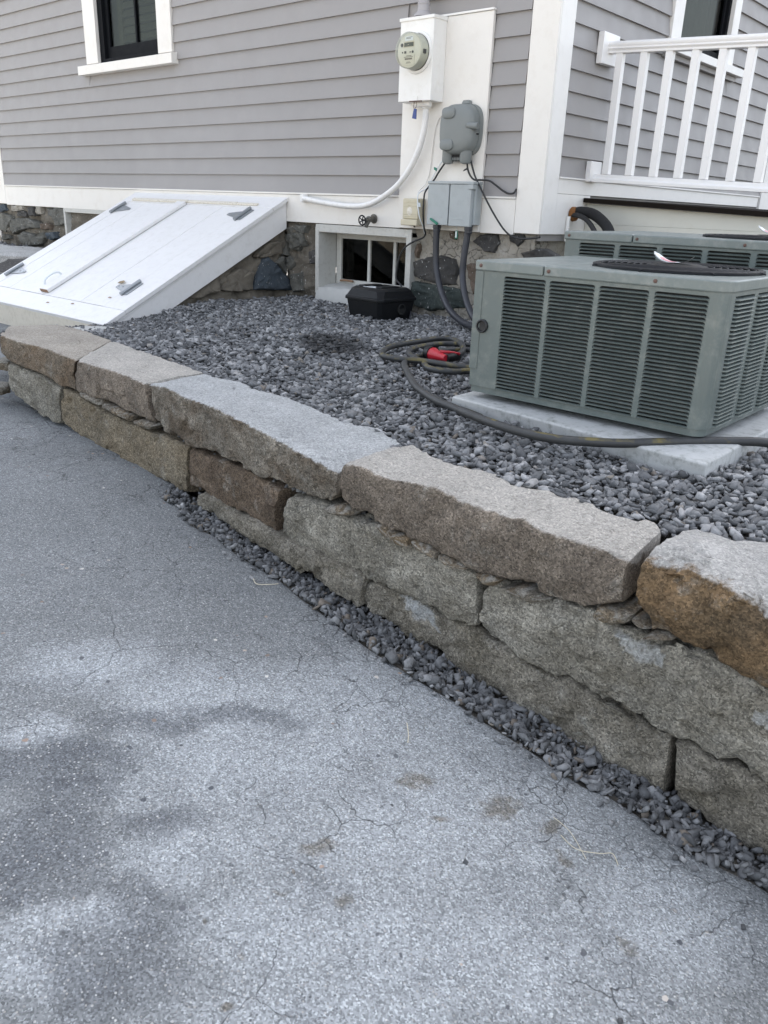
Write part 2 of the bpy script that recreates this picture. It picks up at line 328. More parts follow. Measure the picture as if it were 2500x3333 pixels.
STAIN = [(1.901, -3.044, 0.034, 0.023, 0.848), (2.24, -3.138, 0.022, 0.013, 0.826), (1.719, -3.395, 0.038, 0.016, 0.835), (1.852, -3.434, 0.025, 0.015, 0.826), (1.702, -3.655, 0.006, 0.007, 0.819), (2.012, -3.0, 0.024, 0.015, 0.846), (1.787, -3.636, 0.007, 0.005, 0.816), (1.734, -3.127, 0.037, 0.013, 0.85), (1.741, -3.506, 0.013, 0.005, 0.827), (1.85, -3.165, 0.023, 0.01, 0.843), (2.07, -3.054, 0.017, 0.013, 0.84), (1.833, -3.709, 0.009, 0.005, 0.809)]

D = {'B':{'c1a':{'ft':[[-1.331,-2.547,0.026],[-1.156,-2.544,0.018],[-0.902,-2.539,0.019],[-0.663,-2.535,0.003]],'fb':[[-1.343,-2.547,-0.065],[-1.258,-2.546,-0.092],[-1.014,-2.541,-0.103],[-0.808,-2.538,-0.133],[-0.692,-2.536,-0.135]],'bt':[[-1.689,-2.332,0.01],[-1.681,-2.187,0.01],[-1.616,-2.127,0.01],[-1.401,-2.119,0.01],[-0.988,-2.173,0.01]]},'c1b':{'ft':[[-0.651,-2.536,0.002],[-0.338,-2.559,0.014],[-0.187,-2.57,0.01],[-0.066,-2.579,0.008]],'fb':[[-0.681,-2.535,-0.133],[-0.529,-2.545,-0.128],[-0.331,-2.559,-0.123],[-0.181,-2.57,-0.136],[-0.019,-2.584,-0.131]],'bt':[[-0.976,-2.175,0.01],[-0.667,-2.215,0.01],[-0.483,-2.241,0.01],[-0.243,-2.276,0.01],[-0.096,-2.291,0.01]]},'c2':{'ft':[[-0.049,-2.58,0.009],[0.109,-2.603,0.025],[0.248,-2.623,0.017],[0.441,-2.65,0.023],[0.608,-2.669,0.011],[0.757,-2.683,0.001],[0.897,-2.696,-0.015],[0.975,-2.703,-0.02],[1.034,-2.709,-0.033],[1.078,-2.713,-0.037]],'fb':[[-0.011,-2.586,-0.132],[0.13,-2.606,-0.145],[0.271,-2.626,-0.142],[0.428,-2.648,-0.132],[0.6,-2.668,-0.139],[0.775,-2.685,-0.142],[0.888,-2.695,-0.141],[0.976,-2.703,-0.138],[1.039,-2.709,-0.132],[1.084,-2.713,-0.102]],'bt':[[-0.066,-2.313,0.01],[0.016,-2.303,0.01],[0.138,-2.3,0.01],[0.299,-2.334,0.01],[0.498,-2.33,0.01],[0.797,-2.418,0.01],[0.967,-2.428,0.01],[1.067,-2.455,0.01],[1.106,-2.48,0.01]]},'c3':{'ft':[[1.106,-2.715,0.001],[1.169,-2.717,0.007],[1.264,-2.719,-0.003],[1.347,-2.721,0.012],[1.426,-2.723,0.015],[1.514,-2.725,0.003],[1.597,-2.728,0.002],[1.651,-2.73,0.001],[1.691,-2.731,0.009],[1.752,-2.734,-0.006],[1.852,-2.737,-0.001],[1.907,-2.74,0.0],[1.957,-2.741,-0.007]],'fb':[[1.096,-2.715,-0.115],[1.137,-2.716,-0.133],[1.194,-2.717,-0.131],[1.278,-2.719,-0.139],[1.356,-2.721,-0.141],[1.451,-2.723,-0.152],[1.574,-2.727,-0.156],[1.668,-2.731,-0.157],[1.745,-2.733,-0.152],[1.814,-2.736,-0.15],[1.805,-2.736,-0.153],[1.869,-2.738,-0.148],[1.903,-2.74,-0.128],[1.958,-2.742,-0.106]],'bt':[[1.109,-2.568,0.01],[1.12,-2.516,0.01],[1.142,-2.476,0.01],[1.296,-2.517,0.01],[1.424,-2.522,0.01],[1.551,-2.538,0.01],[1.654,-2.53,0.01],[1.632,-2.514,0.01],[1.727,-2.535,0.01],[1.843,-2.533,0.01],[1.915,-2.547,0.01],[1.947,-2.571,0.01]]},'c4':{'ft':[[1.984,-2.742,0.004],[2.026,-2.742,-0.001],[2.068,-2.743,0.014],[2.118,-2.743,0.011],[2.151,-2.743,0.004],[2.191,-2.744,-0.007],[2.238,-2.744,-0.031],[2.9,-2.76,-0.06],[3.4,-2.77,-0.06]],'fb':[[1.985,-2.742,-0.099],[2.02,-2.742,-0.12],[2.086,-2.743,-0.129],[2.128,-2.743,-0.135],[2.158,-2.744,-0.152],[2.214,-2.744,-0.158],[2.264,-2.744,-0.162],[2.9,-2.76,-0.27],[3.4,-2.77,-0.29]],'bt':[[1.967,-2.552,0.01],[1.991,-2.487,0.01],[2.059,-2.491,0.01],[2.139,-2.454,0.01],[2.9,-2.36,0.01],[3.4,-2.35,0.01]],'mid':[[1.985,-2.742,0.025],[2.042,-2.743,0.044],[2.114,-2.743,0.032],[2.164,-2.744,0.022],[2.229,-2.744,0.011]]},'m1':{'ft':[[-1.295,-2.54,-0.101],[-1.149,-2.538,-0.11],[-0.946,-2.534,-0.121],[-0.824,-2.532,-0.14]],'fb':[[-1.331,-2.541,-0.232],[-1.21,-2.539,-0.274],[-1.091,-2.537,-0.302],[-0.851,-2.532,-0.309]]},'m2':{'ft':[[-0.812,-2.532,-0.145],[-0.652,-2.53,-0.154],[-0.353,-2.552,-0.182],[-0.082,-2.572,-0.177],[0.241,-2.616,-0.167]],'fb':[[-0.842,-2.532,-0.304],[-0.589,-2.534,-0.355],[-0.257,-2.559,-0.356],[0.047,-2.588,-0.344],[0.212,-2.611,-0.353]]},'m3':{'ft':[[0.255,-2.618,-0.167],[0.479,-2.65,-0.154],[0.695,-2.671,-0.15],[0.684,-2.67,-0.152],[0.806,-2.682,-0.167]],'fb':[[0.233,-2.614,-0.307],[0.424,-2.642,-0.302],[0.594,-2.662,-0.3],[0.678,-2.67,-0.303],[0.795,-2.681,-0.312]]},'m4':{'ft':[[0.843,-2.685,-0.173],[0.925,-2.693,-0.155],[1.012,-2.701,-0.152],[1.147,-2.71,-0.151],[1.245,-2.712,-0.149],[1.365,-2.715,-0.162],[1.448,-2.717,-0.172],[1.554,-2.72,-0.169],[1.576,-2.721,-0.176]],'fb':[[0.805,-2.682,-0.307],[0.879,-2.688,-0.321],[0.97,-2.697,-0.312],[1.057,-2.705,-0.325],[1.196,-2.711,-0.311],[1.349,-2.715,-0.318],[1.452,-2.717,-0.317],[1.509,-2.719,-0.327],[1.586,-2.721,-0.321]]},'m5':{'ft':[[1.593,-2.722,-0.205],[1.629,-2.723,-0.182],[1.661,-2.724,-0.177],[1.745,-2.728,-0.177],[1.714,-2.726,-0.172],[1.803,-2.73,-0.159],[1.886,-2.733,-0.146],[1.921,-2.734,-0.166],[2.005,-2.736,-0.156],[2.076,-2.737,-0.147],[2.144,-2.737,-0.145],[2.212,-2.738,-0.157],[2.264,-2.738,-0.17],[3.0,-2.74,-0.29],[3.4,-2.75,-0.31]],'fb':[[1.598,-2.722,-0.314],[1.655,-2.724,-0.325],[1.634,-2.723,-0.331],[1.678,-2.725,-0.326],[1.733,-2.727,-0.339],[1.791,-2.729,-0.345],[1.848,-2.731,-0.336],[1.915,-2.734,-0.349],[1.848,-2.731,-0.334],[1.896,-2.733,-0.343],[1.982,-2.736,-0.348],[2.043,-2.737,-0.36],[2.104,-2.737,-0.366],[2.144,-2.737,-0.359],[2.168,-2.738,-0.369],[2.199,-2.738,-0.374],[2.258,-2.738,-0.367],[2.302,-2.739,-0.363],[3.0,-2.74,-0.5],[3.4,-2.75,-0.53]]},'l1':{'ft':[[0.334,-2.647,-0.305],[0.464,-2.666,-0.291],[0.584,-2.679,-0.313],[0.703,-2.69,-0.296],[0.807,-2.7,-0.303],[0.898,-2.708,-0.312],[1.005,-2.718,-0.298],[1.106,-2.727,-0.301],[1.206,-2.729,-0.303]],'fb':[[0.325,-2.646,-0.354],[0.459,-2.665,-0.362],[0.58,-2.679,-0.371],[0.821,-2.701,-0.378],[1.041,-2.721,-0.396],[1.182,-2.729,-0.411]]},'l2':{'ft':[[1.182,-2.703,-0.338],[1.218,-2.704,-0.325],[1.274,-2.705,-0.32],[1.382,-2.708,-0.32],[1.472,-2.71,-0.334],[1.581,-2.713,-0.328],[1.629,-2.715,-0.343],[1.674,-2.717,-0.337],[1.73,-2.719,-0.35],[1.787,-2.721,-0.354],[1.845,-2.723,-0.347],[1.845,-2.723,-0.347],[1.962,-2.728,-0.362],[2.041,-2.729,-0.372],[2.103,-2.729,-0.375]],'fb':[[1.161,-2.702,-0.429],[1.251,-2.705,-0.432],[1.35,-2.707,-0.445],[1.45,-2.709,-0.454],[1.74,-2.719,-0.509],[1.827,-2.723,-0.517],[1.952,-2.727,-0.549],[2.044,-2.729,-0.545],[2.114,-2.729,-0.539]]},'l3':{'ft':[[2.11,-2.729,-0.377],[2.143,-2.729,-0.368],[2.166,-2.729,-0.377],[2.198,-2.73,-0.383],[2.256,-2.73,-0.376],[2.301,-2.731,-0.372],[3.0,-2.79,-0.51],[3.4,-2.8,-0.54]],'fb':[[2.139,-2.729,-0.528],[2.208,-2.73,-0.525],[2.273,-2.73,-0.542],[2.337,-2.731,-0.55],[3.0,-2.79,-0.68],[3.4,-2.8,-0.72]]}},'CH':[[[1.031,-2.709,-0.153],[1.06,-2.711,-0.135],[1.1,-2.715,-0.124],[1.148,-2.716,-0.127],[1.152,-2.716,-0.136],[1.101,-2.715,-0.155],[1.052,-2.711,-0.161]],[[1.24,-2.718,-0.138],[1.277,-2.719,-0.132],[1.304,-2.72,-0.145],[1.363,-2.721,-0.14],[1.363,-2.721,-0.168],[1.319,-2.72,-0.173],[1.279,-2.719,-0.161]],[[1.368,-2.721,-0.145],[1.407,-2.722,-0.142],[1.456,-2.724,-0.149],[1.453,-2.723,-0.166],[1.421,-2.723,-0.167],[1.383,-2.722,-0.16]],[[1.458,-2.724,-0.156],[1.504,-2.725,-0.151],[1.563,-2.727,-0.156],[1.535,-2.726,-0.171],[1.495,-2.724,-0.175],[1.459,-2.724,-0.166]],[[1.577,-2.727,-0.164],[1.613,-2.728,-0.155],[1.648,-2.73,-0.16],[1.637,-2.729,-0.175],[1.605,-2.728,-0.183]],[[1.665,-2.731,-0.174],[1.71,-2.732,-0.157],[1.79,-2.735,-0.153],[1.782,-2.735,-0.166],[1.743,-2.733,-0.178],[1.692,-2.732,-0.181]],[[1.894,-2.739,-0.154],[1.903,-2.74,-0.131],[1.941,-2.741,-0.12],[1.983,-2.742,-0.119],[1.978,-2.742,-0.137],[1.946,-2.741,-0.154],[1.908,-2.74,-0.161]],[[1.984,-2.742,-0.127],[2.002,-2.742,-0.123],[2.029,-2.743,-0.13],[2.012,-2.742,-0.135]],[[2.015,-2.742,-0.155],[2.031,-2.743,-0.139],[2.062,-2.743,-0.131],[2.08,-2.743,-0.135],[2.043,-2.743,-0.146]],[[-0.633,-2.537,-0.128],[-0.445,-2.551,-0.126],[-0.439,-2.551,-0.148],[-0.533,-2.544,-0.147],[-0.627,-2.537,-0.141]],[[-0.434,-2.552,-0.138],[-0.27,-2.564,-0.13],[-0.179,-2.571,-0.141],[-0.192,-2.57,-0.161],[-0.307,-2.561,-0.16],[-0.433,-2.552,-0.151]],[[-0.164,-2.572,-0.152],[-0.08,-2.578,-0.136],[0.011,-2.589,-0.137],[-0.032,-2.583,-0.16],[-0.112,-2.575,-0.165],[-0.163,-2.572,-0.162]]],'strip':[[0.219,-2.616,-0.355],[0.084,-2.67,-0.35],[0.278,-2.682,-0.358],[0.427,-2.746,-0.365],[0.554,-2.738,-0.372],[0.724,-2.77,-0.383],[0.831,-2.764,-0.39],[1.02,-2.791,-0.403],[1.186,-2.817,-0.416],[1.351,-2.833,-0.429],[1.814,-2.84,-0.474],[1.896,-2.847,-0.482],[1.979,-2.847,-0.491],[2.021,-2.832,-0.496],[2.105,-2.835,-0.506],[2.173,-2.841,-0.514],[2.236,-2.841,-0.521],[2.316,-2.819,-0.531],[2.361,-2.815,-0.536]],'H1':[[0.576,-1.412,0.03],[0.464,-1.446,0.03],[0.353,-1.463,0.03],[0.263,-1.508,0.03],[0.173,-1.505,0.03],[0.1,-1.428,0.03],[0.024,-1.274,0.03],[0.005,-1.036,0.03],[0.009,-0.889,0.03],[0.066,-0.851,0.03],[0.204,-0.954,0.03],[0.324,-1.11,0.03],[0.376,-1.237,0.03]],'H2':[[0.217,-0.871,0.02],[0.104,-0.931,0.02],[0.073,-1.03,0.02],[0.089,-1.173,0.02],[0.142,-1.292,0.02],[0.244,-1.381,0.02],[0.34,-1.435,0.02],[0.444,-1.523,0.02],[0.516,-1.537,0.02],[0.58,-1.493,0.02],[0.6,-1.443,0.02]],'H3':[[0.325,-1.54,0.02],[0.418,-1.635,0.02],[0.528,-1.742,0.02],[0.652,-1.855,0.02],[0.768,-1.935,0.02],[0.872,-1.993,0.02],[0.961,-2.024,0.02],[1.03,-2.054,0.02],[1.099,-2.066,0.02],[1.159,-2.084,0.02]],'H4':[[1.085,-2.155,0.055],[1.203,-2.199,0.055],[1.345,-2.232,0.055],[1.456,-2.227,0.055],[1.534,-2.187,0.055],[1.617,-2.122,0.055],[1.687,-2.031,0.055],[1.756,-1.935,0.055],[1.832,-1.849,0.055],[1.917,-1.775,0.055]],'H5':[[0.292,-0.987,0.02],[0.225,-1.078,0.02],[0.22,-1.187,0.02],[0.24,-1.323,0.02],[0.26,-1.39,0.02]],'nozzle':[[0.258,-1.297,0.03],[0.304,-1.3,0.03],[0.417,-1.364,0.03],[0.389,-1.25,0.03]],'W':{'white_conduit':[[-1.954,-0.01,0.692],[-1.888,-0.05,0.69],[-1.717,-0.07,0.671],[-1.502,-0.07,0.654],[-1.296,-0.07,0.662],[-1.166,-0.07,0.697],[-1.043,-0.07,0.77],[-0.949,-0.07,0.858],[-0.882,-0.07,0.942],[-0.902,-0.07,0.931],[-0.841,-0.07,1.015],[-0.818,-0.07,1.115],[-0.819,-0.07,1.224]],'blk1':[[-0.669,-0.05,0.91],[-0.706,-0.05,0.868],[-0.744,-0.05,0.823],[-0.759,-0.05,0.792],[-0.763,-0.06,0.737],[-0.771,-0.06,0.672],[-0.769,-0.06,0.608],[-0.779,-0.06,0.542],[-0.794,-0.06,0.497],[-0.83,-0.06,0.482],[-0.926,0.0,0.441],[-0.998,0.0,0.377],[-1.028,0.0,0.295],[-0.921,-0.1,0.195],[-0.848,-0.12,0.086],[-0.704,-0.269,0.0]],'wht':[[-0.705,-0.03,0.919],[-0.735,-0.03,0.899],[-0.75,-0.03,0.869],[-0.761,-0.03,0.839],[-0.784,-0.03,0.811],[-0.825,-0.04,0.747],[-0.839,-0.04,0.736],[-0.834,-0.04,0.671],[-0.814,-0.04,0.598],[-0.806,-0.04,0.527],[-0.823,-0.04,0.5]],'wht2':[[-0.709,-0.025,1.223],[-0.746,-0.025,1.184],[-0.789,-0.025,1.093],[-0.793,-0.025,1.051],[-0.8,-0.025,0.94],[-0.808,-0.025,0.852],[-0.81,-0.025,0.84],[-0.831,-0.025,0.788],[-0.846,-0.025,0.749]],'blk2':[[-0.483,-0.05,0.936],[-0.473,-0.05,0.907],[-0.436,-0.05,0.852],[-0.41,-0.05,0.811],[-0.397,-0.05,0.8],[-0.335,-0.05,0.704],[-0.274,-0.05,0.625],[-0.216,-0.05,0.562],[-0.224,-0.03,0.557],[-0.169,-0.03,0.518],[-0.087,-0.03,0.508],[-0.053,-0.02,0.512]],'blk3':[[-0.498,-0.05,0.914],[-0.49,-0.05,0.876],[-0.468,-0.05,0.844],[-0.437,-0.05,0.823],[-0.402,-0.05,0.822],[-0.406,-0.04,0.819],[-0.353,-0.04,0.817],[-0.298,-0.04,0.79],[-0.243,-0.04,0.761],[-0.284,-0.02,0.766],[-0.22,-0.02,0.747],[-0.18,-0.02,0.754],[-0.164,-0.02,0.77]],'con1':[[-0.679,-0.08,0.55],[-0.679,-0.08,0.481],[-0.674,-0.08,0.371],[-0.651,-0.09,0.284],[-0.587,-0.12,0.179],[-0.455,-0.2,0.085],[-0.281,-0.3,0.037],[-0.045,-0.483,0.05]],'con2':[[-0.439,-0.08,0.556],[-0.445,-0.08,0.493],[-0.45,-0.09,0.386],[-0.444,-0.1,0.279],[-0.382,-0.15,0.177],[-0.291,-0.22,0.104],[-0.201,-0.28,0.058]]},'S':[[[-0.951,0.321],[-0.846,0.363],[-0.725,0.377],[-0.602,0.356],[-0.597,0.293],[-0.601,0.207],[-0.687,0.19],[-0.81,0.203],[-0.886,0.22],[-0.947,0.234]],[[-0.992,0.183],[-0.923,0.198],[-0.748,0.194],[-0.549,0.18],[-0.511,0.174],[-0.511,0.074],[-0.615,0.053],[-0.797,0.02],[-0.912,0.037],[-0.98,0.088]],[[-0.484,0.477],[-0.443,0.514],[-0.373,0.526],[-0.302,0.521],[-0.287,0.475],[-0.318,0.418],[-0.389,0.418],[-0.448,0.455]],[[-0.511,0.342],[-0.41,0.343],[-0.384,0.19],[-0.438,0.158],[-0.477,0.218],[-0.509,0.278]],[[-0.935,0.398],[-0.913,0.441],[-0.899,0.405],[-0.92,0.353],[-0.934,0.362]],[[-0.659,0.512],[-0.625,0.525],[-0.6,0.502],[-0.615,0.479],[-0.645,0.486]],[[-0.136,0.428],[0.022,0.463],[0.125,0.42],[0.116,0.338],[-0.063,0.333]],[[-0.214,0.533],[-0.137,0.541],[-0.108,0.509],[-0.154,0.465],[-0.214,0.491]],[[-2.3,0.435],[-2.183,0.435],[-2.177,0.282],[-2.304,0.258]],[[-2.175,0.435],[-2.037,0.457],[-2.002,0.376],[-2.054,0.321],[-2.143,0.337]],[[-2.304,0.247],[-2.152,0.284],[-2.09,0.245],[-2.137,0.178],[-2.254,0.202]],[[-2.164,0.151],[-2.0,0.177],[-1.99,0.044],[-2.103,0.021]],[[-2.171,0.483],[-2.079,0.499],[-2.0,0.464],[-2.0,0.361],[-2.101,0.329],[-2.182,0.39]],[[-1.939,0.328],[-1.864,0.353],[-1.851,0.246],[-1.918,0.241]],[[-2.077,0.507],[-1.95,0.507],[-1.966,0.45],[-2.069,0.461]],[[-2.121,0.136],[-2.022,0.165],[-1.998,0.103],[-2.072,0.042],[-2.129,0.07]]],'SL':[[[-6.716,0.323],[-6.606,0.385],[-6.406,0.409],[-6.232,0.404],[-6.071,0.366],[-6.034,0.318],[-6.233,0.304],[-6.402,0.285],[-6.639,0.223],[-6.748,0.259]],[[-6.562,0.215],[-6.419,0.268],[-6.27,0.257],[-6.127,0.236],[-5.948,0.278],[-5.925,0.224],[-6.027,0.152],[-6.281,0.121],[-6.483,0.127]],[[-6.93,0.42],[-6.84,0.446],[-6.651,0.412],[-6.637,0.367],[-6.807,0.238],[-6.98,0.254]],[[-6.227,0.519],[-6.077,0.534],[-6.085,0.431],[-6.227,0.426]],[[-5.878,0.276],[-5.71,0.294],[-5.683,0.236],[-5.777,0.204],[-5.892,0.215]],[[-6.607,0.52],[-6.321,0.539],[-6.325,0.478],[-6.481,0.462],[-6.597,0.464]],[[-5.82,0.52],[-5.444,0.536],[-5.462,0.374],[-5.642,0.345],[-5.703,0.428],[-5.813,0.451]],[[-6.505,0.467],[-6.326,0.473],[-6.244,0.453],[-6.28,0.413],[-6.481,0.417]],[[-6.924,0.21],[-6.761,0.211],[-6.746,0.171],[-6.927,0.156]],[[-6.054,0.53],[-5.934,0.533],[-5.93,0.452],[-6.039,0.443]],[[-6.001,0.358],[-5.809,0.371],[-5.787,0.312],[-6.014,0.302]],[[-6.9,0.519],[-6.748,0.534],[-6.727,0.466],[-6.924,0.437]]],'BS':[[[-0.294,0.05],[-0.265,0.147],[-0.209,0.256],[-0.156,0.275],[-0.084,0.234],[0.044,0.109],[0.062,0.026]],[[-0.589,0.058],[-0.536,0.157],[-0.418,0.204],[-0.29,0.174],[-0.303,0.05],[-0.424,0.043]],[[-0.903,0.042],[-0.745,0.121],[-0.584,0.171],[-0.605,0.058],[-0.814,0.013]],[[-0.279,0.277],[-0.153,0.379],[-0.009,0.391],[-0.01,0.298],[-0.174,0.269]],[[-0.075,0.234],[-0.01,0.279],[0.016,0.191],[0.007,0.151]]]}
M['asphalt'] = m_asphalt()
M['gravel'] = m_gravel(); M['hose'] = m_hose()
M['mortar'] = m_rubble('old_mortar', (.33,.30,.25), (.40,.375,.33), .015, True)
M['mortar_dark'] = m_rubble('brown_mortar', (.12,.105,.085), (.24,.215,.175), .025)
M['rock_dark'] = m_rubble('dark_fieldstone', (.040,.040,.040), (.085,.08,.074), .012)
M['rock_green'] = m_rubble('green_black_fieldstone', (.030,.042,.040), (.065,.078,.07), .012)
M['rock_brown'] = m_rubble('brown_fieldstone', (.10,.075,.055), (.17,.13,.10), .012)
M['rock_grey'] = m_rubble('grey_fieldstone', (.085,.085,.075), (.185,.18,.158), .02)
M['rock_blue'] = m_rubble('blue_black_fieldstone', (.045,.06,.075), (.085,.10,.115), .010)
M['grit'] = m_rubble('dirty_grit', (.085,.078,.068), (.17,.155,.13), .008)
M['soil'] = m_rubble('dark_soil', (.045,.042,.040), (.075,.07,.066), .02)
FX = [-8,-1.34,-.66,-.05,.51,1.1,1.52,1.97,2.35,5]; FY = [-2.56,-2.547,-2.535,-2.58,-2.66,-2.715,-2.725,-2.742,-2.745,-2.80]
def F(x): return float(np.interp(x, FX, FY))                # plan line of the retaining wall's face
def drive_z(x): x = np.clip(x, -1.0, 3.5); return -.3468 - .0357*x - .0189*x*x
def sstep(a, b, x): t = np.clip((x-a)/(b-a), 0, 1); return t*t*(3-2*t)
def bed_z(x, y): return -.085*sstep(-.9, -2.0, x)*sstep(-.7, -1.5, y) + .012*sstep(-1.75, -2.0, y)*sstep(.6, 1.1, x)

# ------------------------------------------------------------------ the ground
def sheet(name, xs, ys, zf, m):
    nx, ny = len(xs), len(ys); v = [(x, y, float(zf(x, y))) for y in ys for x in xs]
    f = [(j*nx+i, j*nx+i+1, (j+1)*nx+i+1, (j+1)*nx+i) for j in range(ny-1) for i in range(nx-1)]
    me = bpy.data.meshes.new(name); me.from_pydata(v, [], f); me.materials.append(m); me.polygons.foreach_set('use_smooth', [True]*len(f))
    o = bpy.data.objects.new(name, me); COL.objects.link(o); return tag(o, kind='structure')
xs = [-150,-60,-30,-15,-9,-7] + list(np.arange(-6, -1.5, .5)) + list(np.arange(-1.5, 4, .06)) + [4.5,5.5,7,10,16,30,60,150]
def edge_y(x): return float(np.interp(x, EDGE_X, EDGE_Y))
EDGE_X = [-9,-1.6,-.9,-.25,.05,.2] + [p[0] for p in D['strip'][2:]] + [3.4,6]
EDGE_Y = [-2.45,-2.45,-2.45,-2.46,-2.54,-2.69] + [p[1] for p in D['strip'][2:]] + [-2.90,-2.95]
def asphalt():
    # rows of the sheet run parallel to its broken edge beside the wall
    offs = [0,.012,.03,.06,.1,.16,.24,.34,.46,.6,.8,1.05,1.4,1.9,2.6,4,7,12,25,60,150]
    nx = len(xs); v = []
    for j, o_ in enumerate(offs):
        for x in xs:
            jag = (.012*mnoise.noise(Vector((x*14, 3, 0))) + .006*mnoise.noise(Vector((x*55, 9, 0)))) if j < 3 else 0
            z = float(drive_z(x)) + .008*mnoise.noise(Vector((x*1.7, o_*1.7, 1))) - (.014 if j == 0 else .003 if j == 1 else 0)
            v.append((x, edge_y(x) - o_ + jag, z))
    f = [(j*nx+i+1, j*nx+i, (j+1)*nx+i, (j+1)*nx+i+1) for j in range(len(offs)-1) for i in range(nx-1)]
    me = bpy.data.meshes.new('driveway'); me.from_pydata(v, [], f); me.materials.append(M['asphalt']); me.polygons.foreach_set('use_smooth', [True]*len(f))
    o = bpy.data.objects.new('driveway', me); COL.objects.link(o); tag(o, kind='structure')
asphalt()
M['bounce_tan'] = paint('warm_bounce_tan', (.36,.31,.245), .95, .15, 2, .3)
sheet('bounce_ground', [-150,-60,-20,-6,0,6,20,60,150], [-150,-60,-30,-15,-7], lambda x, y: float(drive_z(x)) + .02, M['bounce_tan'])  # unseen tan sheet added behind the camera to bounce warm light on the walls
xv = list(np.arange(-.3, 3.45, .06)); v = []
for yy in (0, 1):
    for x in xv: v.append((x, (F(x)+.06) if yy else edge_y(x)-.016, float(drive_z(x)) - .030 + .020*(1-yy)))
me = bpy.data.meshes.new('wall_verge'); me.from_pydata(v, [], [(i, i+1, len(xv)+i+1, len(xv)+i) for i in range(len(xv)-1)]); me.materials.append(M['grit'])
o = bpy.data.objects.new('wall_verge', me); COL.objects.link(o); tag(o, kind='structure')
# lower ground under everything, and the driveway's continuation past the left end of the wall
sheet('ground', [-150,-40,-12,-6,-1.5,0,1,2,3,4,6,12,40,150], [-3.2,-2.7,-2.45,-2.2,-1,0,2,8,30,150], lambda x, y: float(drive_z(x)) - .03 - (.03 if y > -2.9 else .1), M['soil'])
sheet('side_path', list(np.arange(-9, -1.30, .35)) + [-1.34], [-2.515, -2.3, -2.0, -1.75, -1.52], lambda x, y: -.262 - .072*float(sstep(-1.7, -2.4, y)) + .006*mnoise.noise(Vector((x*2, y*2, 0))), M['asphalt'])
sheet('gravel_bed', list(np.arange(-2.14, 5.2, .12)), list(np.arange(-2.42, .30, .12)), lambda x, y: bed_z(x, y) - .022, M['soil'])
sheet('left_yard', list(np.arange(-10, -4.05, .25)), list(np.arange(-1.55, .15, .17)), lambda x, y: .085 + .02*mnoise.noise(Vector((x*3, y*3, 2))) - .44*float(sstep(-.6, -1.5, y)), M['soil'])

# ------------------------------------------------------------------ house
HX0, HY1, HZ = -7.05, 9.0, 6.6
house = thing('house', 'grey clapboard house with white trim on a rubble stone foundation', 'house', (-3.4, 4.5, 0))
W1 = (-4.56, -3.65, 1.73, 2.95)      # window opening in the long wall
W2 = (1.50, 2.335, 1.70, 2.95)       # window opening in the end wall (along Y)
TOPZ = 3.0
def wallcore():
    m = MB()
    y = .022
    # long wall, round its window and cellar windows; end wall round its window
    for a, b, c, d in ((HX0+.02, W1[0], .534, HZ), (W1[1], -.022, .534, HZ), (W1[0], W1[1], .534, W1[2]), (W1[0], W1[1], W1[3], HZ)): m.box(a, b, y, y+.03, c, d)
    for a, b, c, d in ((.054, W2[0], .5, HZ), (W2[1], HY1, .5, HZ), (W2[0], W2[1], .5, W2[2]), (W2[0], W2[1], W2[3], HZ)): m.box(-.052, -.022, a, b, c, d)
    m.box(HX0+.02, HX0+.05, .054, HY1, -.3, HZ); m.box(HX0+.02, -.022, HY1, HY1+.03, -.3, HZ)
    m.box(HX0+.06, -.06, .06, HY1-.01, HZ, HZ+.03); m.box(HX0+.06, -.06, 1.6, 1.63, .5, HZ)   # ceiling, inner partition
    m.box(HX0+.06, -.06, .06, HY1-.01, .58, .60)
    return m.build('wall', M['siding'], house)
wallcore()
def roof():
    m = MB(); xm = (HX0)/2; e = .45
    for sx in (-1, 1):
        xe = xm + sx*(abs(HX0)/2 + e)
        m.add([(xm, -e, HZ+2.6), (xm, HY1+e, HZ+2.6), (xe, HY1+e, HZ-.1), (xe, -e, HZ-.1), (xm, -e, HZ+2.72), (xm, HY1+e, HZ+2.72), (xe, HY1+e, HZ+.02), (xe, -e, HZ+.02)],
              [(0,1,2,3),(7,6,5,4),(0,3,7,4),(1,5,6,2),(2,6,7,3),(0,4,5,1)])
    m.build('roof', M['roof'], house)
    g = MB()
    for yy in (.02, HY1): g.add([(HX0, yy, HZ+.03), (0, yy, HZ+.03), (xm, yy, HZ+2.6), (HX0, yy+.03, HZ+.03), (0, yy+.03, HZ+.03), (xm, yy+.03, HZ+2.6)], [(0,1,2),(5,4,3),(0,3,4,1),(1,4,5,2),(2,5,3,0)])
    g.build('gable', M['siding'], house)
roof()
def clap(x0, x1, z, e, fn, name='clapboard', zt=None):
    # tapered board: 13 mm butt, lapped by the one above
    zt = z + e + .018 if zt is None else zt
    prof = [(-.0008, z), (.0195, z), (.0195, zt), (.0175, zt)]
    wob = random.uniform(-.0012, .0012)
    m = MB(); n = max(2, int((x1-x0)/.4)); ring = []
    vs_ = []; fs_ = []
    for i in range(n+1):
        x = x0 + (x1-x0)*i/n; dz = .0009*mnoise.noise(Vector((x*1.3, z*9, 0)))
        for (d, zz) in prof: vs_.append(fn(x, d + wob*.5, zz + dz))
    for i in range(n):
        for k in range(4): fs_.append((i*4+k, i*4+(k+1) % 4, (i+1)*4+(k+1) % 4, (i+1)*4+k))
    fs_ += [(3,2,1,0), tuple(n*4+k for k in range(4))]
    return m.add(vs_, fs_).build(name, M['siding'], house)
fa = lambda x, d, z: (x, d, z)
EA = .1185; k = 0; z = .727
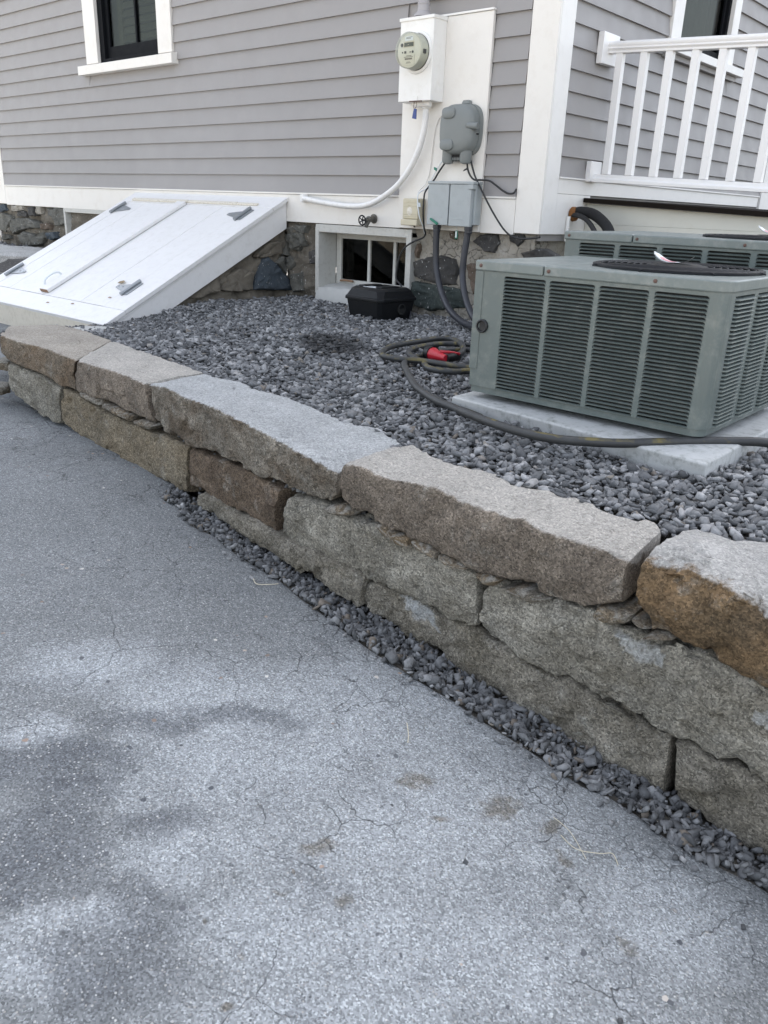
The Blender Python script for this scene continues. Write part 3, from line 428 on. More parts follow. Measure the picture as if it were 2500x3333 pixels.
while z < TOPZ:
    segs_ = [(-6.67, -.178)]
    if z < 1.64 and z + EA + .018 > 1.644: clap(-4.752, -3.460, z, EA, fa, zt=1.6435)
    if z + EA + .018 > 1.645: segs_ = [(-6.67, -4.752), (-3.460, -.178)]
    out = []
    for a, b in segs_:
        if a < -1.0 and b > -.4 and z < 1.70: out += [(a, -1.058), (-.410, b)]
        else: out.append((a, b))
    for a, b in out: clap(a, b, z, EA, fa)
    z += EA
fb_ = lambda y, d, z: (-d, y, z)
EB = .1103; z = .852
while z < TOPZ:
    if z < 1.61 and z + EB + .018 > 1.615: clap(1.347, 2.457, z, EB, fb_, zt=1.6135)
    segs_ = [(.167, 3.62)] if z + EB + .018 <= 1.615 else [(.167, 1.347), (2.457, 3.62)]
    for a, b in segs_: clap(a, b, z, EB, fb_)
    z += EB
# joined boards higher up, above the picture
m = MB(); z = TOPZ + .01
while z < HZ:
    m.hexa([(-6.67,.004,z),(-.178,.004,z),(-.178,.0195,z),(-6.67,.0195,z)], [(-6.67,.016,z+.118),(-.178,.016,z+.118),(-.178,.0195,z+.118),(-6.67,.0195,z+.118)])
    m.hexa([(-.0195,.167,z),(-.004,.167,z),(-.004,HY1,z),(-.0195,HY1,z)], [(-.0195,.167,z+.118),(-.016,.167,z+.118),(-.016,HY1,z+.118),(-.0195,HY1,z+.118)]); z += .119
tag(m.build('upper_siding', M['siding'], house), kind='stuff')
# trim
MB().box(-.172, 0, 0, .02, .538, HZ).build('corner_board', M['trim'], house, bevel=.003)
MB().box(-.02, .0005, .0205, .165, .538, HZ).build('corner_board', M['white'], house, bevel=.003)
MB().box(-7.05, -6.67, .0, .02, .538, HZ).build('corner_board', M['trim'], house, bevel=.003)
def watertable(x0, x1, z1): 
    m = MB().box(x0, x1, .001, .022, .528, z1-.008); return m.build('water_table', M['trim'], house, bevel=.002)
watertable(-6.668, -1.057, .722); watertable(-.411, -.174, .730)
MB().box(-6.668, -1.057, -.008, .02, .7155, .727).build('drip_cap', M['trim'], house, bevel=.002)
MB().box(-.411, -.174, -.006, .02, .7235, .735).build('drip_cap', M['trim'], house, bevel=.002)
MB().box(-.02, -.0015, .167, 3.60, .762, .842).build('water_table', M['white'], house, bevel=.002)
MB().box(-.02, .008, .167, 3.605, .8425, .852).build('drip_cap', M['white'], house, bevel=.002)
MB().box(-.022, -.001, .1655, .560, .538, .7605).build('skirt_board', M['white'], house, bevel=.002)
MB().box(-.02, .012, 3.622, 3.90, .745, 2.9).build('door_casing', M['white'], house, bevel=.003)
MB().box(-.02, -.004, 3.91, 4.75, .76, 2.8).build('storm_door', M['sash'], house, bevel=.003)
MB().box(-.006, .004, 3.93, 3.97, .80, 1.02).build('door_hinge', M['brass'], house, bevel=.002)
ub = MB().box(-1.055, -.413, -.014, .01, .531, 1.692).build('utility_board', M['trim'], house, bevel=.002)
MB().box(-.9, -.41, -.022, .012, 1.6935, 1.705).build('board_cap', M['white'], house, bevel=.002)

# windows
def win_long():
    w = MB()
    a0, a1, z0, z1 = W1
    w.box(-4.749, a0, -.012, .02, 1.73, z1+.1); w.box(a1, -3.462, -.012, .02, 1.73, z1+.1); w.box(a0+.001, a1-.001, -.011, .02, z1, z1+.1)
    win = w.build('window', M['trim'], house, bevel=.003)
    s_ = MB().add([(-4.839,-.052,1.645),(-3.416,-.052,1.645),(-3.416,.02,1.645),(-4.839,.02,1.645),(-4.839,-.052,1.716),(-3.416,-.052,1.716),(-3.416,.02,1.729),(-4.839,.02,1.729)],[(0,3,2,1),(4,5,6,7),(0,1,5,4),(1,2,6,5),(2,3,7,6),(3,0,4,7)])
    s_.build('sill', M['trim'], win, bevel=.003)
    f = MB(); f.box(a0+.001, a0+.07, .02, .11, z0, z1); f.box(a1-.04, a1-.001, .02, .11, z0, z1); f.box(a0+.07, a1-.04, .02, .11, z0, z0+.03)
    f.build('sash_frame', M['sash'], win, bevel=.002)
    g = MB(); g.box(a0+.071, a0+.115, .05, .085, z0+.031, z1); g.box(a1-.085, a1-.041, .05, .085, z0+.031, z1); g.box(a0+.1155, a1-.0855, .05, .085, z0+.031, z0+.12)
    g.build('sash', M['sash'], win, bevel=.003)
    xm = a0 + .52
    MB().box(xm-.011, xm+.011, .052, .084, z0+.1205, z1).build('muntin', M['sash'], win)
    for x0, x1 in ((a0+.1155, xm-.0115), (xm+.0115, a1-.0855)): MB().box(x0, x1, .064, .070, z0+.1205, z1).build('pane', M['glass'], win)
    b = MB(); b.box(a0+.15, a0+.215, .12, .145, z0+.05, z1); b.box(a1-.10, a1-.05, .12, .145, z0+.05, z1); b.box(a0+.2155, a1-.1005, .12, .145, z0+.05, z0+.14)
    b.build('shutter_frame', M['blind'], win, bevel=.003)
    first = None; z = z0 + .185
    while z < z1:
        if first is None:
            q = MB().add([(-.30,-.022,-.03),(.30,-.022,-.03),(.30,.022,.03),(-.30,.022,.03),(-.30,-.016,-.034),(.30,-.016,-.034),(.30,.028,.026),(-.30,.028,.026)],[(0,1,2,3),(7,6,5,4),(0,4,5,1),(1,5,6,2),(2,6,7,3),(3,7,4,0)])
            first = q.build('shutter_slat', M['blind'], win, base=Vector((0,0,0))); first.location = Vector(((a0+a1)/2+.055, .135, z)) - world_base(win)
        else: cp(first, win, Vector(((a0+a1)/2+.055, .135, z)) - world_base(win))
        z += .062
    MB().box(a0-.2, a1+.2, .40, .42, z0-.3, z1).build('room_backdrop', M['dark'], win)
win_long()
def win_end():
    y0, y1, z0, z1 = W2; w = MB()
    w.box(-.02, .012, 1.352, y0, z0, z1+.1); w.box(-.02, .012, y1, 2.455, z0, z1+.1); w.box(-.02, .011, y0+.001, y1-.001, z1, z1+.1)
    win = w.build('window', M['white'], house, bevel=.003)
    MB().box(-.02, .052, 1.24, 2.606, 1.648, z0-.001).build('sill', M['white'], win, bevel=.003)
    MB().box(-.02, .016, 1.30, 2.54, 1.615, 1.647).build('apron', M['siding'], win, bevel=.002)
    f = MB(); f.box(-.12, -.02, y0+.001, y0+.03, z0, z1); f.box(-.12, -.02, y1-.03, y1-.001, z0, z1); f.box(-.12, -.02, y0+.03, y1-.03, z0, z0+.02); f.build('sash_frame', M['sash'], win, bevel=.002)
    g = MB(); g.box(-.075, -.04, y0+.031, y0+.06, z0+.021, z1); g.box(-.075, -.04, y1-.06, y1-.031, z0+.021, z1); g.box(-.075, -.04, y0+.0605, y1-.0605, z0+.021, z0+.07); g.build('sash', M['sash'], win, bevel=.003)
    MB().box(-.06, -.054, y0+.0605, y1-.0605, z0+.0705, z1).build('pane', M['glass'], win)
    # gathered curtain
    m = MB(); n = 70; vs_ = []; fs_ = []
    for i in range(n+1):
        y = y0+.2 + (y1-y0-.25)*i/n; x = -.17 + .022*math.sin(i*.9) + .012*math.sin(i*.37+1)
        vs_ += [(x, y, z0-.05), (x, y, z1)]
    for i in range(n): fs_.append((2*i, 2*i+2, 2*i+3, 2*i+1))
    m.add(vs_, fs_).build('curtain', M['curtain'], win, smooth=True)
    MB().box(-.45, -.43, y0-.3, y1+.3, z0-.3, z1).build('room_backdrop', M['dark'], win)
win_end()

# foundation: lumpy mortar face with fieldstones bedded in it
BW = (-1.845, -.945, .045, .505)       # cellar window opening
found = MB().box(HX0+.05, -.06, .10, .30, -.6, -.31).build('foundation', M['mortar'], house)
def lump_face(x0, x1, z0, z1, m, amp=.022, y=.045, name='mortar_face', fn=None, seed=0, step=.014):
    nx = max(2, int((x1-x0)/step)); nz = max(2, int((z1-z0)/step)); v = []; f = []
    for j in range(nz+1):
        for i in range(nx+1):
            x = x0+(x1-x0)*i/nx; z = z0+(z1-z0)*j/nz
            q = Vector((x*5, z*5, seed)); d = amp*(mnoise.noise(q) - .9*abs(mnoise.noise(q*1.7)) + .6*mnoise.noise(q*2.7) - .5*abs(mnoise.noise(q*5.1)) + .35*mnoise.noise(q*7.3) + .2*mnoise.noise(q*15))
            v.append((x, y - d*min(1, (nz-j)/4+.2), z))
    for j in range(nz):
        for i in range(nx): f.append((j*(nx+1)+i, j*(nx+1)+i+1, (j+1)*(nx+1)+i+1, (j+1)*(nx+1)+i))
    if fn: v = [fn(*p) for p in v]
    return MB().add(v, f).build(name, m, found, smooth=True)
lump_face(-.955, -.045, -.12, .535, M['mortar'], .024, seed=3)
lump_face(-2.20, -1.835, -.12, .535, M['mortar_dark'], .045, seed=1)
lump_face(-1.85, -.94, -.12, .05, M['mortar'], .014, seed=5, y=.05); lump_face(-1.85, -.94, .5045, .53, M['mortar'], .004, seed=6)
lump_face(-7.05, -5.44, -.1, .545, M['mortar_dark'], .045, seed=8, step=.02); lump_face(-5.46, -4.0, -.1, .545, M['mortar_dark'], .03, seed=9, step=.03)
lump_face(.05, HY1, -.15, .545, M['mortar'], .02, seed=11, step=.04, fn=lambda x, y, z: (-.075 - (y-.045)*.0 + (.045-y), x, z))
def fieldstone(poly, m, prot=.03, seed=0, fn=None, parent=None):
    P = [Vector((p[0], p[1])) for p in poly]; c = sum(P, Vector((0, 0)))/len(P); pts = []
    for i in range(len(P)):
        a, b = P[i], P[(i+1) % len(P)]; n = max(1, int((b-a).length/.018))
        for k in range(n): pts.append(a.lerp(b, k/n))
    rings = [(1.04, .035), (1.0, .004), (.95, -prot*.75), (.86, -prot), (.66, -prot), (.42, -prot), (.2, -prot)]
    v = []; f = []; n = len(pts)
    for r, d in rings:
        for p in pts:
            q = c + (p-c)*r; q3 = Vector((q.x*9, q.y*9, seed)); e = .018*mnoise.noise(q3) - .014*abs(mnoise.noise(q3*2.1)) + .011*mnoise.noise(q3*3.4) + .006*mnoise.noise(q3*8)
            w_ = Vector((q.x*24, q.y*24, seed+5)); v.append((q.x + .009*mnoise.noise(w_), .045 + d - (e if d < 0 else 0), q.y + .009*mnoise.noise(w_+Vector((9, 0, 0)))))
    for i in range(len(rings)-1):
        for k in range(n): f.append((i*n+k, i*n+(k+1) % n, (i+1)*n+(k+1) % n, (i+1)*n+k))
    f.append(tuple(range((len(rings)-1)*n, len(rings)*n)))
    if fn: v = [fn(*p) for p in v]
    return MB().add(v, f).build('foundation_stone', m, parent or found, smooth='auto')
mats = ['rock_dark','rock_green','rock_dark','rock_brown','rock_brown','rock_brown','rock_dark','rock_dark','rock_grey','rock_grey','rock_grey','rock_grey','rock_grey','rock_dark','rock_grey','rock_grey','rock_grey']
for i, poly in enumerate(D['S']): fieldstone(poly, M[mats[i]], .022 if i < 8 else .035, i)
lm = ['rock_grey','rock_grey','rock_grey','rock_dark','rock_blue','mortar','rock_grey','rock_dark','rock_grey','mortar','rock_brown','rock_blue']
for i, poly in enumerate(D['SL']): fieldstone(poly, M[lm[i]], .04, 30+i)

def cellar_window(x0, x1, z0, z1, dep, panes, name_m):
    # splayed whitewashed reveal, three-light sash set back
    yf = -.002; yb = .0 + dep; m = MB()
    m.hexa([(x0, yf, z0), (x0+.035, yf, z0), (x0+.045, yb, z0+.03), (x0-.0, yb, z0+.03)], [(x0, yf, z1), (x0+.035, yf, z1-.02), (x0+.045, yb, z1-.02), (x0, yb, z1)])
    m.hexa([(x1-.045, yf, z0), (x1, yf, z0), (x1, yb, z0), (x1-.045, yb, z0)], [(x1-.045, yf, z1-.02), (x1, yf, z1), (x1, yb, z1), (x1-.045, yb, z1-.02)])
    m.box(x0, x1, yf+.004, yb, z1-.035, z1+.018)
    w = m.build('cellar_window', M['winframe'], house, bevel=.004)
    nx, ny = 34, 12; v = []; f = []
    for j in range(ny+1):
        for i in range(nx+1):
            x = x0+.01+(x1-x0-.02)*i/nx; t = j/ny; y = yf-.006 + (yb-yf)*t
            z = z0 + (.0 if j == 0 else .045 + .028*t) - (.05 if j == 0 else 0); q = Vector((x*12, y*12, 4)); d = .012*mnoise.noise(q) + .005*mnoise.noise(q*3)
            v.append((x, y - (abs(d) if j < 2 else 0), z + d))
    for j in range(ny):
        for i in range(nx): f.append((j*(nx+1)+i, j*(nx+1)+i+1, (j+1)*(nx+1)+i+1, (j+1)*(nx+1)+i))
    MB().add(v, f).build('sill', M['sill_conc'], w, smooth=True)
    s_ = MB(); a0 = x0+.046; a1 = x1-.046; s0 = z0+.055; s1 = z1-.036
    s_.box(a0, a0+.05, yb, yb+.035, s0, s1); s_.box(a1-.05, a1, yb, yb+.035, s0, s1); s_.box(a0+.0505, a1-.0505, yb, yb+.035, s1-.04, s1); s_.box(a0+.0505, a1-.0505, yb, yb+.035, s0, s0+.045)
    s_.build('sash', M['winframe'], w, bevel=.003)
    cuts = [a0+.0505] + panes + [a1-.0505]
    for c in panes: MB().box(c-.012, c+.012, yb+.002, yb+.032, s0+.0455, s1-.0405).build('mullion', M['winframe'], w, bevel=.002)
    for i in range(len(cuts)-1):
        MB().box(cuts[i]+(.0125 if i else 0), cuts[i+1]-(.0125 if i < len(cuts)-2 else 0), yb+.016, yb+.020, s0+.0455, s1-.0405).build('pane', M['dirtyglass'], w)
    MB().box(x0-.1, x1+.1, yb+.22, yb+.24, z0-.2, z1+.1).build('cellar_backdrop', M['dark'], w)
    return w
cw = cellar_window(BW[0], BW[1], BW[2], BW[3], .17, [-1.475, -1.235], 0)
MB().tube(smooth_path([(-1.74,.158,.135),(-1.68,.150,.14),(-1.61,.155,.138)], 4), .008, 6).build('broken_sash_strip', M['wood'], cw)
cw2 = cellar_window(-5.45, -4.55, .06, .525, .10, [-5.0, -4.78], 0)

# ------------------------------------------------------------------ cellar bulkhead (sloping doors)
th = math.atan(.51); ct, st_ = math.cos(th), math.sin(th)
bulk = thing('cellar_bulkhead', 'white painted sloping cellar doors of wide planks against the grey house', 'cellar door', (-3.14, -.8, -.1))
def S(x, t, h): return (x, -t*ct - h*st_, .694 - t*st_ + h*ct)        # t down the slope, h above it
def sbox(m, x0, x1, t0, t1, h0, h1):
    return m.hexa([S(x0,t1,h0), S(x1,t1,h0), S(x1,t0,h0), S(x0,t0,h0)], [S(x0,t1,h1), S(x1,t1,h1), S(x1,t0,h1), S(x0,t0,h1)])
TL = 1.555/ct; T0 = .150/ct; T1 = 1.402/ct
def b_(name, x0, x1, t0, t1, h0, h1, m, bev=.003, parent=None): return sbox(MB(), x0, x1, t0, t1, h0, h1).build(name, M[m], parent or bulk, bevel=bev)
b_('top_board', -4.13, -2.131, .004, T0-.002, -.026, .001, 'board_white')
b_('side_stile', -2.395, -2.133, T0+.0005, T1-.001, -.027, .0, 'board_white'); b_('side_stile', -4.13, -3.978, T0+.0005, T1-.001, -.027, .0, 'board_white')
b_('bottom_board', -4.13, -2.131, T1+.001, TL, -.027, -.0005, 'board_white')
b_('weather_strip', -3.965, -3.18, T0-.040, T0-.008, .0015, .018, 'cream'); b_('weather_strip', -3.165, -2.56, T0-.040, T0-.010, .0015, .017, 'cream'); b_('weather_strip', -2.556, -2.32, T0-.038, T0-.012, .0015, .015, 'cream')
def leaf(xs_):
    d = sbox(MB(), xs_[0]+.002, xs_[-1]-.002, T0+.003, T1-.003, -.06, -.026).build('door_leaf', M['board_white'], bulk)
    for a, b in zip(xs_[:-1], xs_[1:]):
        q = b_('plank', a+.0014, b-.0014, T0+.003, T1-.004+random.uniform(-.002, 0), -.0255, -.001+random.uniform(-.0015, .0008), 'board_white', .003, d)
    return d
lf1 = leaf([-3.976, -3.74, -3.50, -3.215]); lf2 = leaf([-3.211, -2.945, -2.69, -2.397])
q_ = b_('batten', -3.275, -3.165, T0+.006, T1-.03, .0005, .026, 'board_white', .005, lf1)
b_('batten_end', -3.272, -3.168, T1-.0295, T1-.026, .002, .024, 'wood', 0, lf1)
def hinge(x, t, sx, leafo):
    # strap on the frame, knuckle, tapered strap on the leaf
    L_ = .175; m = MB(); sbox(m, x, x-sx*.045, t-L_/2+.012, t+L_/2-.012, .0015, .006)
    a = [S(x, t-.06, .0015), S(x, t+.06, .0015), S(x+sx*.175, t+.012, .0015), S(x+sx*.175, t-.012, .0015)]; b = [S(x, t-.06, .006), S(x, t+.06, .006), S(x+sx*.175, t+.012, .006), S(x+sx*.175, t-.012, .006)]
    m.hexa(a, b)
    h = m.build('hinge', M['galv'], bulk, bevel=.001)
    MB().tube([S(x, t-L_/2, .013), S(x, t+L_/2, .013)], .0125, 12).build('knuckle', M['galv'], h, smooth='auto')
    for u in (.04, .10, .15): MB().lathe([(.006, 0), (.006, .002), (.003, .004)], S(x+sx*u, t, .006), S(0,0,1)-Vector(S(0,0,0)) if False else Vector((0,-st_,ct)), 8).build('screw', M['galv'], h)
for x, yc, sx, lf in ((-3.988, -.268, 1, lf1), (-4.02, -1.21, 1, lf1), (-2.330, -.262, -1, lf2), (-2.362, -1.20, -1, lf2)): hinge(x, -yc/ct, sx, lf)
hp = [S(-3.300, 1.19/ct, .002), S(-3.302, 1.195/ct, .035), S(-3.304, 1.225/ct, .052), S(-3.304, 1.285/ct, .052), S(-3.302, 1.315/ct, .035), S(-3.300, 1.32/ct, .002)]
MB().tube(smooth_path(hp, 6), .0075, 10).build('handle', M['label'], lf1, smooth=True)
def side(x0, x1):
    pl = [(-.002, .66), (-1.54, .66-.51*1.54), (-1.54, -.27), (-1.39, -.215), (-.002, .478)]
    return MB().prism(pl, lambda y, z: (x0, y, z), lambda y, z: (x1, y, z)).build('side_panel', M['board_white'], bulk, bevel=.002)
side(-2.170, -2.149); side(-4.112, -4.09)
e_ = MB().prism([(-.005, .664), (-1.548, .664-.51*1.548), (-1.548, .645-.51*1.548), (-.005, .645)], lambda y, z: (-2.1485, y, z), lambda y, z: (-2.144, y, z)).build('edge_board', M['board_white'], bulk)
MB().box(-4.105, -2.172, -1.545, -1.52, -.315, -.118).build('front_board', M['frontboard'], bulk, bevel=.003)
# parged triangular base under the side board
def base_side():
    v = []; f = []; n1, n2 = 90, 34
    for i in range(n1+1):
        y = .04 - 1.45*i/n1; zt = .515 + .51*min(0, y)
        for j in range(n2+1):
            z = -.16 + (zt+.16)*j/n2; q = Vector((y*6, z*6, 17)); d = .036*mnoise.noise(q) - .045*abs(mnoise.noise(q*1.9)) + .016*mnoise.noise(q*3.3) - .012*abs(mnoise.noise(q*6)) + .006*mnoise.noise(q*12)
            v.append((-2.195 + d, y, z))
    for i in range(n1):
        for j in range(n2): f.append((i*(n2+1)+j, i*(n2+1)+j+1, (i+1)*(n2+1)+j+1, (i+1)*(n2+1)+j))
    MB().add(v, f).build('stone_base', M['bulkbase'], bulk, smooth=True)
base_side()
for i, poly in enumerate(D['BS']): fieldstone(poly, M[['rock_blue','bulkbase','bulkbase','bulkbase','rock_grey'][i]], (.03,.012,.012,.016,.02)[i], 50+i, fn=lambda x, y, z: (-2.185 - (y-.045), x, z), parent=bulk)
MB().box(-4.10, -2.24, -1.515, -.02, -.5, -.13).build('footing', M['bulkbase'], bulk)
# ------------------------------------------------------------------ retaining wall of split granite
rw = thing('retaining_wall', 'low dry stone retaining wall of long split granite blocks beside the driveway', 'stone wall', (.9, -2.6, -.35))
M['g_tan'] = m_granite('granite_brown', (.19,.158,.12), (.40,.365,.315), (.185,.135,.09))
M['g_tan2'] = m_granite('granite_taupe', (.222,.186,.148), (.46,.435,.395), (.15,.125,.10))
M['g_grey'] = m_granite('granite_grey_brown', (.212,.19,.156), (.44,.45,.45), (.11,.085,.06))
M['g_gold'] = m_granite('granite_golden', (.225,.192,.14), (.27,.25,.20), (.215,.175,.12))
M['g_brown'] = m_granite('granite_rusty_brown', (.165,.125,.09), (.22,.19,.155), (.105,.078,.056))
M['g_green'] = m_granite('granite_greenish_grey', (.295,.277,.235), (.42,.425,.41), (.195,.178,.142))
M['g_olive'] = m_granite('granite_olive_grey', (.247,.226,.187), (.40,.41,.405), (.155,.138,.106))
M['g_rust'] = m_granite('granite_orange_stained', (.185,.124,.068), (.44,.43,.41), (.10,.074,.046), .9)
M['g_chip'] = m_granite('granite_chip', (.17,.15,.12), (.30,.285,.25), (.19,.14,.085))
def clean(pts):
    P = sorted([Vector(p) for p in pts], key=lambda p: p.x); out = [P[0]]
    for p in P[1:]:
        if p.x - out[-1].x > .018: out.append(p)
    if (out[-1]-P[-1]).length > .003: out[-1] = P[-1]
    return out
def resample(P, n):
    L_ = [0]
    for a, b in zip(P[:-1], P[1:]): L_.append(L_[-1] + (b-a).length)
    out = []
    for i in range(n):
        s = L_[-1]*i/(n-1); k = 0
        while k < len(P)-2 and L_[k+1] < s: k += 1
        t = (s-L_[k])/max(1e-6, L_[k+1]-L_[k]); out.append(P[k].lerp(P[k+1], t))
    return out
def facet(q):
    # split-rock facets: each cell of a voronoi pattern is a differently tilted plane
    p = mnoise.voronoi(q)[1][0]; d = q - p; s = p*7.31
    return d.x*mnoise.noise(s) + d.y*mnoise.noise(s+Vector((31,0,0))) + d.z*mnoise.noise(s+Vector((0,57,0)))
def block(name, b, m, depth=.26, seed=0, amp=1., bulge=.006, label=None, gapl=.003, gapr=.003, er=(.96,.988,1.), scars=()):
    ft, fbm = clean(b['ft']), clean(b['fb']); ft[0].x += gapl; fbm[0].x += gapl; ft[-1].x -= gapr; fbm[-1].x -= gapr
    L_ = (ft[-1]-ft[0]).length; nu = max(8, int(L_/.011)); ft = resample(ft, nu); fbm = resample(fbm, nu)
    if 'bt' in b: bt = resample(clean(b['bt']), nu)
    else: bt = [p + Vector((0, depth, .0)) for p in ft]
    mid = None
    if 'mid' in b:
        mp = clean(b['mid']); mid = []
        for p in ft:
            zz = float(np.interp(p.x, [q.x for q in mp], [q.z for q in mp])); mid.append(Vector((p.x, p.y, zz)))
        bp = clean(b['bt']); bt = [Vector((p.x, float(np.interp(p.x, [q.x for q in bp], [q.y for q in bp])), .01)) for p in ft]
    H = sum((a-c).length for a, c in zip(ft, fbm))/nu; nf = max(6, int(H/.011)); D_ = sum((a-c).length for a, c in zip(ft, bt))/nu; nt = max(6, int(D_/.016))
    rings = []; pat = []
    for u in range(nu):
        a, c, e = fbm[u], ft[u], bt[u]; pr = []; pa = []
        # ragged arris
        jag = .003*mnoise.noise(Vector((c.x*16, seed, 3))) + .004*mnoise.noise(Vector((c.x*45, seed, 4)))
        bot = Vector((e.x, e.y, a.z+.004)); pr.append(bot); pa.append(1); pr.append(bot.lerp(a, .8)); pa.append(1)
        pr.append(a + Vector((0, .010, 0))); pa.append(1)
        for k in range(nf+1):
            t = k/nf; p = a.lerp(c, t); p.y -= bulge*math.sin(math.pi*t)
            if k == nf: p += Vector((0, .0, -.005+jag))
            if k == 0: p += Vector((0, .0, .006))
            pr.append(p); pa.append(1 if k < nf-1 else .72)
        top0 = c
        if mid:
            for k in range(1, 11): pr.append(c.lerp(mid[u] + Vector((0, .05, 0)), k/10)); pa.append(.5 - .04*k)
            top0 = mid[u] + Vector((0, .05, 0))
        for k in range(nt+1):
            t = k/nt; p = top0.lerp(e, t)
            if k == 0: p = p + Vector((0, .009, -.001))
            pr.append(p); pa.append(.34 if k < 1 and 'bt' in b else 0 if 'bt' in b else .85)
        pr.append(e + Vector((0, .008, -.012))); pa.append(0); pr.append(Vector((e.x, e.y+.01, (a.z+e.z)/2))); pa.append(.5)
        cen = sum(pr, Vector((0,0,0)))/len(pr); i2 = min(u, nu-1-u); sh = er[i2] if i2 < 3 else 1.
        pr = [Vector((p.x, cen.y+(p.y-cen.y)*sh, cen.z+(p.z-cen.z)*sh)) for p in pr]
        rings.append((pr, cen)); pat += pa
    n = len(rings[0][0]); v = []; f = []
    if scars:       # pale fresh breaks where a flake has come off
        flat = [p for pr, _ in rings for p in pr]
        for i, p in enumerate(flat):
            for (sx, sz, rx, rz, sh_) in scars:
                u_ = (p.x-sx)/rx + sh_*(p.z-sz)/rz; w_ = (p.z-sz)/rz; e_ = max(abs(u_+.3*mnoise.noise(p*40)), abs(w_+.3*mnoise.noise(p*33)))
                if e_ < 1: pat[i] = min(pat[i], .33 + .5*max(0, e_-.55))
    for pr, cen in rings:
        for p in pr:
            d = (p-cen); d.x = 0; d.normalize(); q = p + Vector((seed*3.1, seed*1.7, 0)); am = amp*(.55 if p.z > -.02 and abs(d.z) > .6 else 1.)
            w_ = q + .02*mnoise.noise_vector(q*13); h = .009*mnoise.noise(q*5) + .027*facet(w_*6.5) + .018*facet(w_*15) - .007*abs(mnoise.noise(q*23)) + .0045*mnoise.noise(q*45) + .0030*mnoise.noise(q*88) + .003; v.append(p + d*h*am)
    for u in range(nu-1):
        for k in range(n): f.append((u*n+k, u*n+(k+1) % n, (u+1)*n+(k+1) % n, (u+1)*n+k))
    v.append(sum(v[:n], Vector((0,0,0)))/n + Vector((-.003,0,0))); v.append(sum(v[(nu-1)*n:nu*n], Vector((0,0,0)))/n + Vector((.003,0,0))); pat += [.8, .8]
    for k in range(n): f.append((k, len(v)-2, (k+1) % n)); f.append(((nu-1)*n+k, (nu-1)*n+(k+1) % n, len(v)-1))
    o = MB().add(v, f).build(name, m, rw, smooth='auto')
    at = o.data.attributes.new('patina', 'FLOAT', 'POINT'); at.data.foreach_set('value', np.array(pat, dtype=np.float32))
    if label: o['label'] = label
    return o
B = D['B']
block('capstone', B['c1a'], M['g_tan'], seed=1, gapr=.0, er=(.99,1.,1.), amp=.75, label='brown weathered capstone at the far left end'); block('capstone', B['c1b'], M['g_tan2'], seed=2, gapl=.0, gapr=.0, er=(.99,1.,1.), amp=.75)
block('capstone', B['c2'], M['g_grey'], seed=3, label='long pale grey capstone with a broken corner'); block('capstone', B['c3'], M['g_tan2'], seed=4, bulge=.012, label='long tan-topped capstone in the middle')
block('capstone', B['c4'], M['g_rust'], seed=5, bulge=.02, amp=1.3, label='rust-stained orange capstone at the right')
block('granite_block', B['m1'], M['g_green'], seed=6, gapr=.006); block('granite_block', B['m2'], M['g_gold'], seed=7, label='tall golden block'); block('granite_block', B['m3'], M['g_brown'], seed=8, label='rusty brown block')
block('granite_block', B['m4'], M['g_green'], seed=9, amp=1.1, label='greenish grey block with rounded ends', bulge=.010, er=(.93,.97,.99)); block('granite_block', B['m5'], M['g_green'], seed=10, scars=[(2.015, -.190, .055, .024, .4), (2.30, -.235, .05, .02, .3)], amp=1.2, bulge=.008)
block('granite_block', B['l1'], M['g_olive'], seed=11, amp=1.2); block('granite_block', B['l2'], M['g_olive'], seed=12, scars=[(1.394, -.352, .052, .032, .6)], amp=1.5, bulge=.008); block('granite_block', B['l3'], M['g_olive'], seed=13, amp=1.3)
def chip(poly, k):
    P = [Vector(p) for p in poly]; c = sum(P, Vector((0,0,0)))/len(P); pts = []
    for i in range(len(P)):
        a, b = P[i], P[(i+1) % len(P)]; n = max(1, int((b-a).length/.012))
        for j in range(n): pts.append(a.lerp(b, j/n))
    v = []; f = []; n = len(pts); rs = [(.9, .10), (1., .03), (1., .004), (.9, -.010), (.6, -.016), (.3, -.018)]
    for r, d in rs:
        for p in pts: q = c+(p-c)*r; e = .006*mnoise.noise(q*30+Vector((k, 0, 0))) ; v.append(q + Vector((0, d-.004+e, .004*mnoise.noise(q*40))))
    for i in range(len(rs)-1):
        for j in range(n): f.append((i*n+j, i*n+(j+1) % n, (i+1)*n+(j+1) % n, (i+1)*n+j))
    f.append(tuple(range((len(rs)-1)*n, len(rs)*n))); f.append(tuple(range(n))[::-1])
    o = MB().add(v, f).build('chinking_stone', M['g_chip'], rw, smooth='auto'); at = o.data.attributes.new('patina', 'FLOAT', 'POINT'); at.data.foreach_set('value', np.array([.35+.55*((i*7+k*3) % 5)/5 for i in range(len(v))], dtype=np.float32))
for k, p in enumerate(D['CH']): chip(p, k)
mb = MB()
for x0 in np.arange(-1.25, 3.3, .15):
    x1 = x0+.15; mb.add([(x0, F(x0)+.10, -.85), (x1, F(x1)+.10, -.75), (x1, F(x1)+.10, -.05), (x0, F(x0)+.10, -.05)], [(0,1,2,3)])
mb.build('mortar_core', M['soil'], rw)
